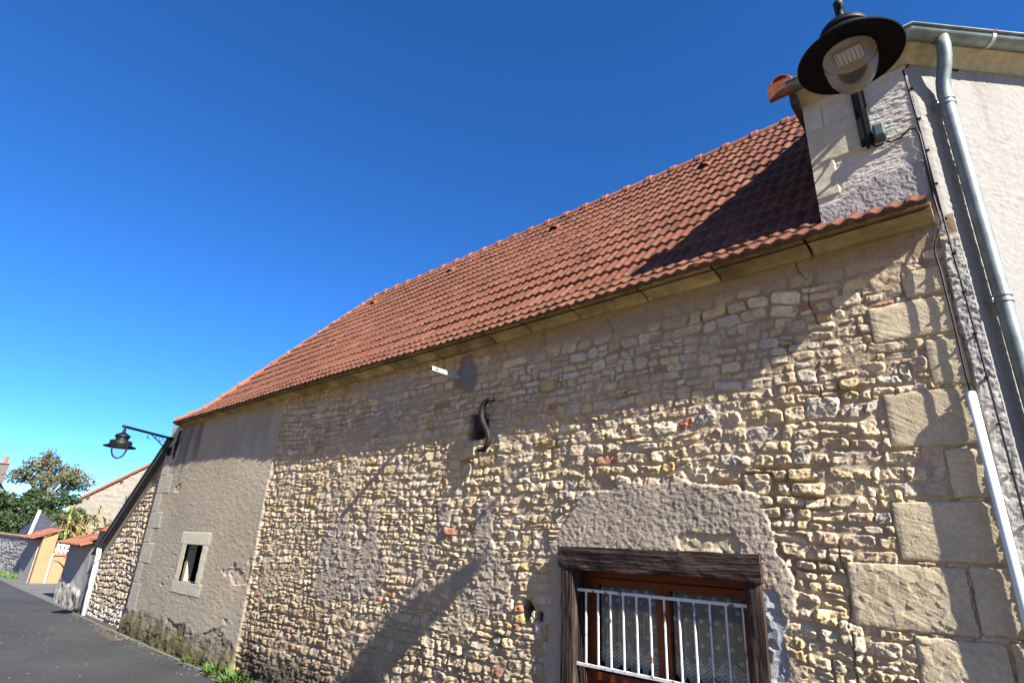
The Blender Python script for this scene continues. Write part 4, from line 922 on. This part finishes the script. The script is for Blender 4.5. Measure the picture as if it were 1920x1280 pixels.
# ------------------------------------------------------------------ plants
def leaves(mb, pts, size, rg, asp=1.7, up=.3):
    for p in pts:
        d = Vector((rg.gauss(0, 1), rg.gauss(0, 1), rg.gauss(up, 1))).normalized(); a = d.orthogonal().normalized()
        a.rotate(Matrix.Rotation(rg.uniform(0, 6.28), 3, d)); b_ = d.cross(a); s = size * rg.uniform(.6, 1.4)
        mb.add([p - a * s * .5, p + b_ * s * asp * .22 + a * 0, p + a * s * .5, p - b_ * s * asp * .22], [(0, 1, 2, 3)])
def crown(name, parent, blobs, n, size, m, seed, shell=.5):
    rg = random.Random(seed); mb = MB(); pts = []
    tot = sum(b[3] * b[4] for b in blobs)
    for (x, y, z, rx, rz) in blobs:
        for _ in range(int(n * rx * rz / tot)):
            v = Vector((rg.gauss(0, 1), rg.gauss(0, 1), rg.gauss(0, 1))).normalized() * (rg.uniform(shell, 1) ** .6)
            pts.append(Vector((x + v.x * rx, y + v.y * rx, z + v.z * rz)))
    leaves(mb, pts, size, rg); return mb.build(name, m, parent, recalc=False)
tr = thing('broadleaf_tree', 'tall airy tree with browning leaves rising behind the dark evergreen bush', 'tree', None, (-53, 4.9, .5))
rg = random.Random(31); mb = MB(); mb.tube([(0, 0, 0), (.1, -.1, 1.8), (.0, 0, 3.0)], [.32, .25, .2], 8); tips = []
for k in range(13):
    a = 2 * math.pi * k / 13 + rg.uniform(-.2, .2); e = rg.uniform(.35, 1.4); r_ = rg.uniform(1.5, 2.4)
    p1_ = Vector((math.cos(a) * math.cos(e) * r_ * .5, math.sin(a) * math.cos(e) * r_ * .5, 3.0 + math.sin(e) * r_ * .6)); p2_ = Vector((math.cos(a) * math.cos(e) * r_, math.sin(a) * math.cos(e) * r_, 3.1 + math.sin(e) * r_ * 1.25))
    mb.tube([(0, 0, 2.2 + .06 * k), p1_, p2_], [.11, .07, .025], 6); tips.append(p2_); tips.append((p1_ + p2_) / 2 + Vector((rg.uniform(-.4, .4), rg.uniform(-.4, .4), .2)))
mb.build('trunk', M_bark, tr)
bl = [(p.x, p.y * 1.25, p.z, rg.uniform(.5, .95), rg.uniform(.35, .65)) for p in tips]
crown('crown', tr, bl, 3000, .17, M_leaf, 32, .2)
crown('brown_leaves', tr, [(b[0], b[1], b[2] + .15, b[3], b[4]) for b in bl], 2000, .16, M_leafb, 33, .4)
bu = thing('evergreen_bush', 'dense dark evergreen bush behind the left boundary wall', 'bush', None, (-48, 2.9, 0))
MB().tube([(0, 0, 0), (0, 0, 1.6)], [.2, .1], 7).build('stem', M_bark, bu)
bl = [(rg.uniform(-2, 2), rg.uniform(-2.8, 1.6), rg.uniform(.7, 3.3), rg.uniform(.5, .95), rg.uniform(.5, .8)) for _ in range(34)]
crown('foliage', bu, bl, 13000, .2, M_leafd, 34, .3)
bu2 = thing('evergreen_bush', 'taller dark evergreen bush below the tree in front of the stone gable', 'bush', None, (-30.6, 1.7, 0))
MB().tube([(0, 0, 0), (0, 0, 1.8)], [.2, .1], 7).build('stem', M_bark, bu2)
bl = [(rg.uniform(-.7, .4), rg.uniform(-.9, 1.05), rg.uniform(1.2, 2.85), rg.uniform(.25, .45), rg.uniform(.25, .4)) for _ in range(26)]
crown('foliage', bu2, bl, 8000, .11, M_leafd, 35, .3)
hd = thing('garden_shrub', 'small bright green shrub in front of the slate shed', 'shrub', None, (-27, 1.6, 0))
MB().tube([(0, 0, 0), (0, 0, .9)], [.05, .03], 6).build('stem', M_bark, hd)
crown('foliage', hd, [(-1.2 + .5 * k, .1 * k, 1.15 + .08 * math.sin(k * 2), .4, .22) for k in range(5)], 1400, .12, M_weed, 36, .3)
def blade(mb, p, d, L, wd, droop, seg=5):
    d = Vector(d).normalized(); side = d.cross(Vector((0, 0, 1)))
    side = side.normalized() if side.length > .05 else Vector((1, 0, 0)); vs = []; q = Vector(p); dd = d.copy()
    for k in range(seg + 1):
        ww = wd * (1 - (k / seg) ** 1.6) + .001; vs += [q - side * ww, q + side * ww]; q = q + dd * L / seg; dd = (dd + Vector((0, 0, -droop / seg))).normalized()
    mb.add(vs, [(2 * k, 2 * k + 1, 2 * k + 3, 2 * k + 2) for k in range(seg)])
corn = []
for i in range(22):
    x_ = -26.8 + i * .30 + rg.uniform(-.1, .1); y_ = 1.35 + rg.uniform(-.25, .6) + (i % 2) * .3
    hgt = rg.uniform(1.75, 2.3)
    c = thing('corn_plant', 'dry straw coloured corn plant in the row behind the tiled garden wall', 'plant', 'dry corn plants behind the garden wall', (x_, y_, 0))
    m_ = M_corn if i % 4 else M_corng
    MB().tube([(0, 0, 0), (rg.uniform(-.05, .05), 0, hgt * .5), (rg.uniform(-.12, .12), rg.uniform(-.1, .1), hgt)], [.022, .018, .008], 6).build('stalk', m_, c)
    mb = MB()
    for k in range(11):
        a = rg.uniform(0, 6.28); blade(mb, (0, 0, hgt * (.35 + .06 * k)), (math.cos(a), math.sin(a), rg.uniform(.4, 1.6)), rg.uniform(.45, .8), .035, rg.uniform(1.2, 2.6))
    mb.build('leaf_blades', m_, c, recalc=False)
sf = thing('drooping_sunflower', 'withered sunflower with bent stem hanging over the picket panel', 'plant', None, (-26.2, 1.5, 0))
MB().tube([(0, 0, 0), (0, .0, 2.0), (.02, -.03, 2.3), (.05, -.12, 2.38), (.07, -.22, 2.28), (.07, -.25, 2.12)], [.03, .03, .03, .028, .025, .02], 8).build('stem', M_corng, sf, smooth=True)
MB().lathe([(.0, .05), (.06, .03), (.10, -.02), (.07, -.10), (.0, -.12)], (.07, -.26, 2.04), 10).build('flower_head', mat('withered_brown', (.16, .075, .04), rough=.9, nscale=20, nmix=.4), sf)
yu = thing('palm_plant', 'spiky green palm crown poking up beside the lean-to roof', 'plant', None, (-22, 2.1, 0))
MB().tube([(0, 0, 0), (0, 0, 2.35)], [.09, .07], 8).build('trunk', M_bark, yu)
mb = MB()
for k in range(60):
    a = rg.uniform(0, 6.28); e = rg.uniform(-.5, 1.5); blade(mb, (0, 0, 2.35), (math.cos(a) * math.cos(e), math.sin(a) * math.cos(e), math.sin(e)), rg.uniform(.3, .5), .02, .5)
mb.build('fronds', M_leafd, yu, recalc=False)
def weed(x_, y_, n, L, label, seed, flower=False):
    rg = random.Random(seed); o = thing('weed', label, 'weed', None, (x_, y_, 0)); mb = MB()
    for k in range(n):
        a = rg.uniform(0, 6.28); r_ = rg.uniform(0, .10 + L * .25); e = rg.uniform(.3, 1.4)
        px, py = r_ * math.cos(a) * 2.2, min(.07, r_ * math.sin(a)); q = Vector((px, py, 0))
        for j in range(3):
            blade(mb, q + Vector((0, 0, L * .3 * j * rg.random())), (math.cos(a + rg.uniform(-1, 1)), -abs(math.sin(a)) * .7, math.sin(e) * 1.4), L * rg.uniform(.5, 1), L * .10, rg.uniform(.5, 1.6))
    mb.build('leaves', M_weed, o, recalc=False)
    if flower:
        MB().tube([(.12, -.08, 0), (.14, -.1, L * 1.2)], .003, 5).build('flower_stalk', M_weed, o)
        MB().lathe([(0, .012), (.018, .006), (.012, 0), (0, 0)], (.14, -.1, L * 1.2), 9).build('flower', mat('dandelion', (.75, .5, .03)), o)
weed(-7.35, -.14, 46, .17, 'leafy green weed clump with a yellow flower at the wall foot', 1, True)
weed(-6.75, -.13, 34, .13, 'spreading green weed nearest the camera at the wall foot', 5)
weed(-8.1, -.13, 26, .13, 'low green weed between the plinth and the flowering clump', 8)
weed(-8.9, -.13, 16, .10, 'small green weed tuft under the mossy plinth', 2)
weed(-10.9, -.12, 7, .05, 'tiny green sprout at the plinth foot near the far corner', 3)
weed(-15.3, -.10, 16, .10, 'grass tuft at the foot of the gate pillar', 4)
# verge grass by the far wall, and the worn patch in the road
mb = MB(); rg = random.Random(77)
for k in range(1500):
    p = (rg.uniform(-40, -24.9), rg.uniform(.1, .4), 0); blade(mb, p, (rg.gauss(0, .5), rg.gauss(0, .5), 1), rg.uniform(.08, .2), .012, .6, 3)
g = mb.build('grass', M_weed, recalc=False); g['kind'] = 'stuff'; g['label'] = 'strip of short grass along the far stone wall'; g['category'] = 'grass'
kind(MB().add([(-12.3, -.40, .004), (-11.2, -.46, .004), (-11.1, -.30, .004), (-12.2, -.25, .004)], [(0, 1, 2, 3)]).build('road_patch', mat('rusty_patch', (.085, .068, .045), rough=.9, nscale=8, nmix=.4)), 'structure')
# pale grit and leaf litter lying along the gutter
mb = MB()
for k in range(800):
    x_ = rg.uniform(-15.5, -6) if k % 3 else rg.uniform(-12.8, -11.2); y_ = -.13 - abs(rg.gauss(0, .12)) if k % 4 else rg.uniform(-2.2, -.2); s = rg.uniform(.006, .02)
    a = rg.uniform(0, 6.28); vs = [Vector((x_ + s * math.cos(a + t) * rg.uniform(.6, 1.3), y_ + s * math.sin(a + t) * rg.uniform(.4, 1), .008 + rg.uniform(0, .006))) for t in (0, 1.57, 3.14, 4.71)]
    mb.add(vs, [(0, 1, 2, 3)], rg.choice([(.4, .36, .3), (.3, .2, .1), (.35, .3, .2), (.22, .15, .08)]))
g = mb.build('leaf_litter', M_plain, recalc=False); g['kind'] = 'stuff'; g['label'] = 'scattered grit and dry leaves on the asphalt edge'; g['category'] = 'litter'
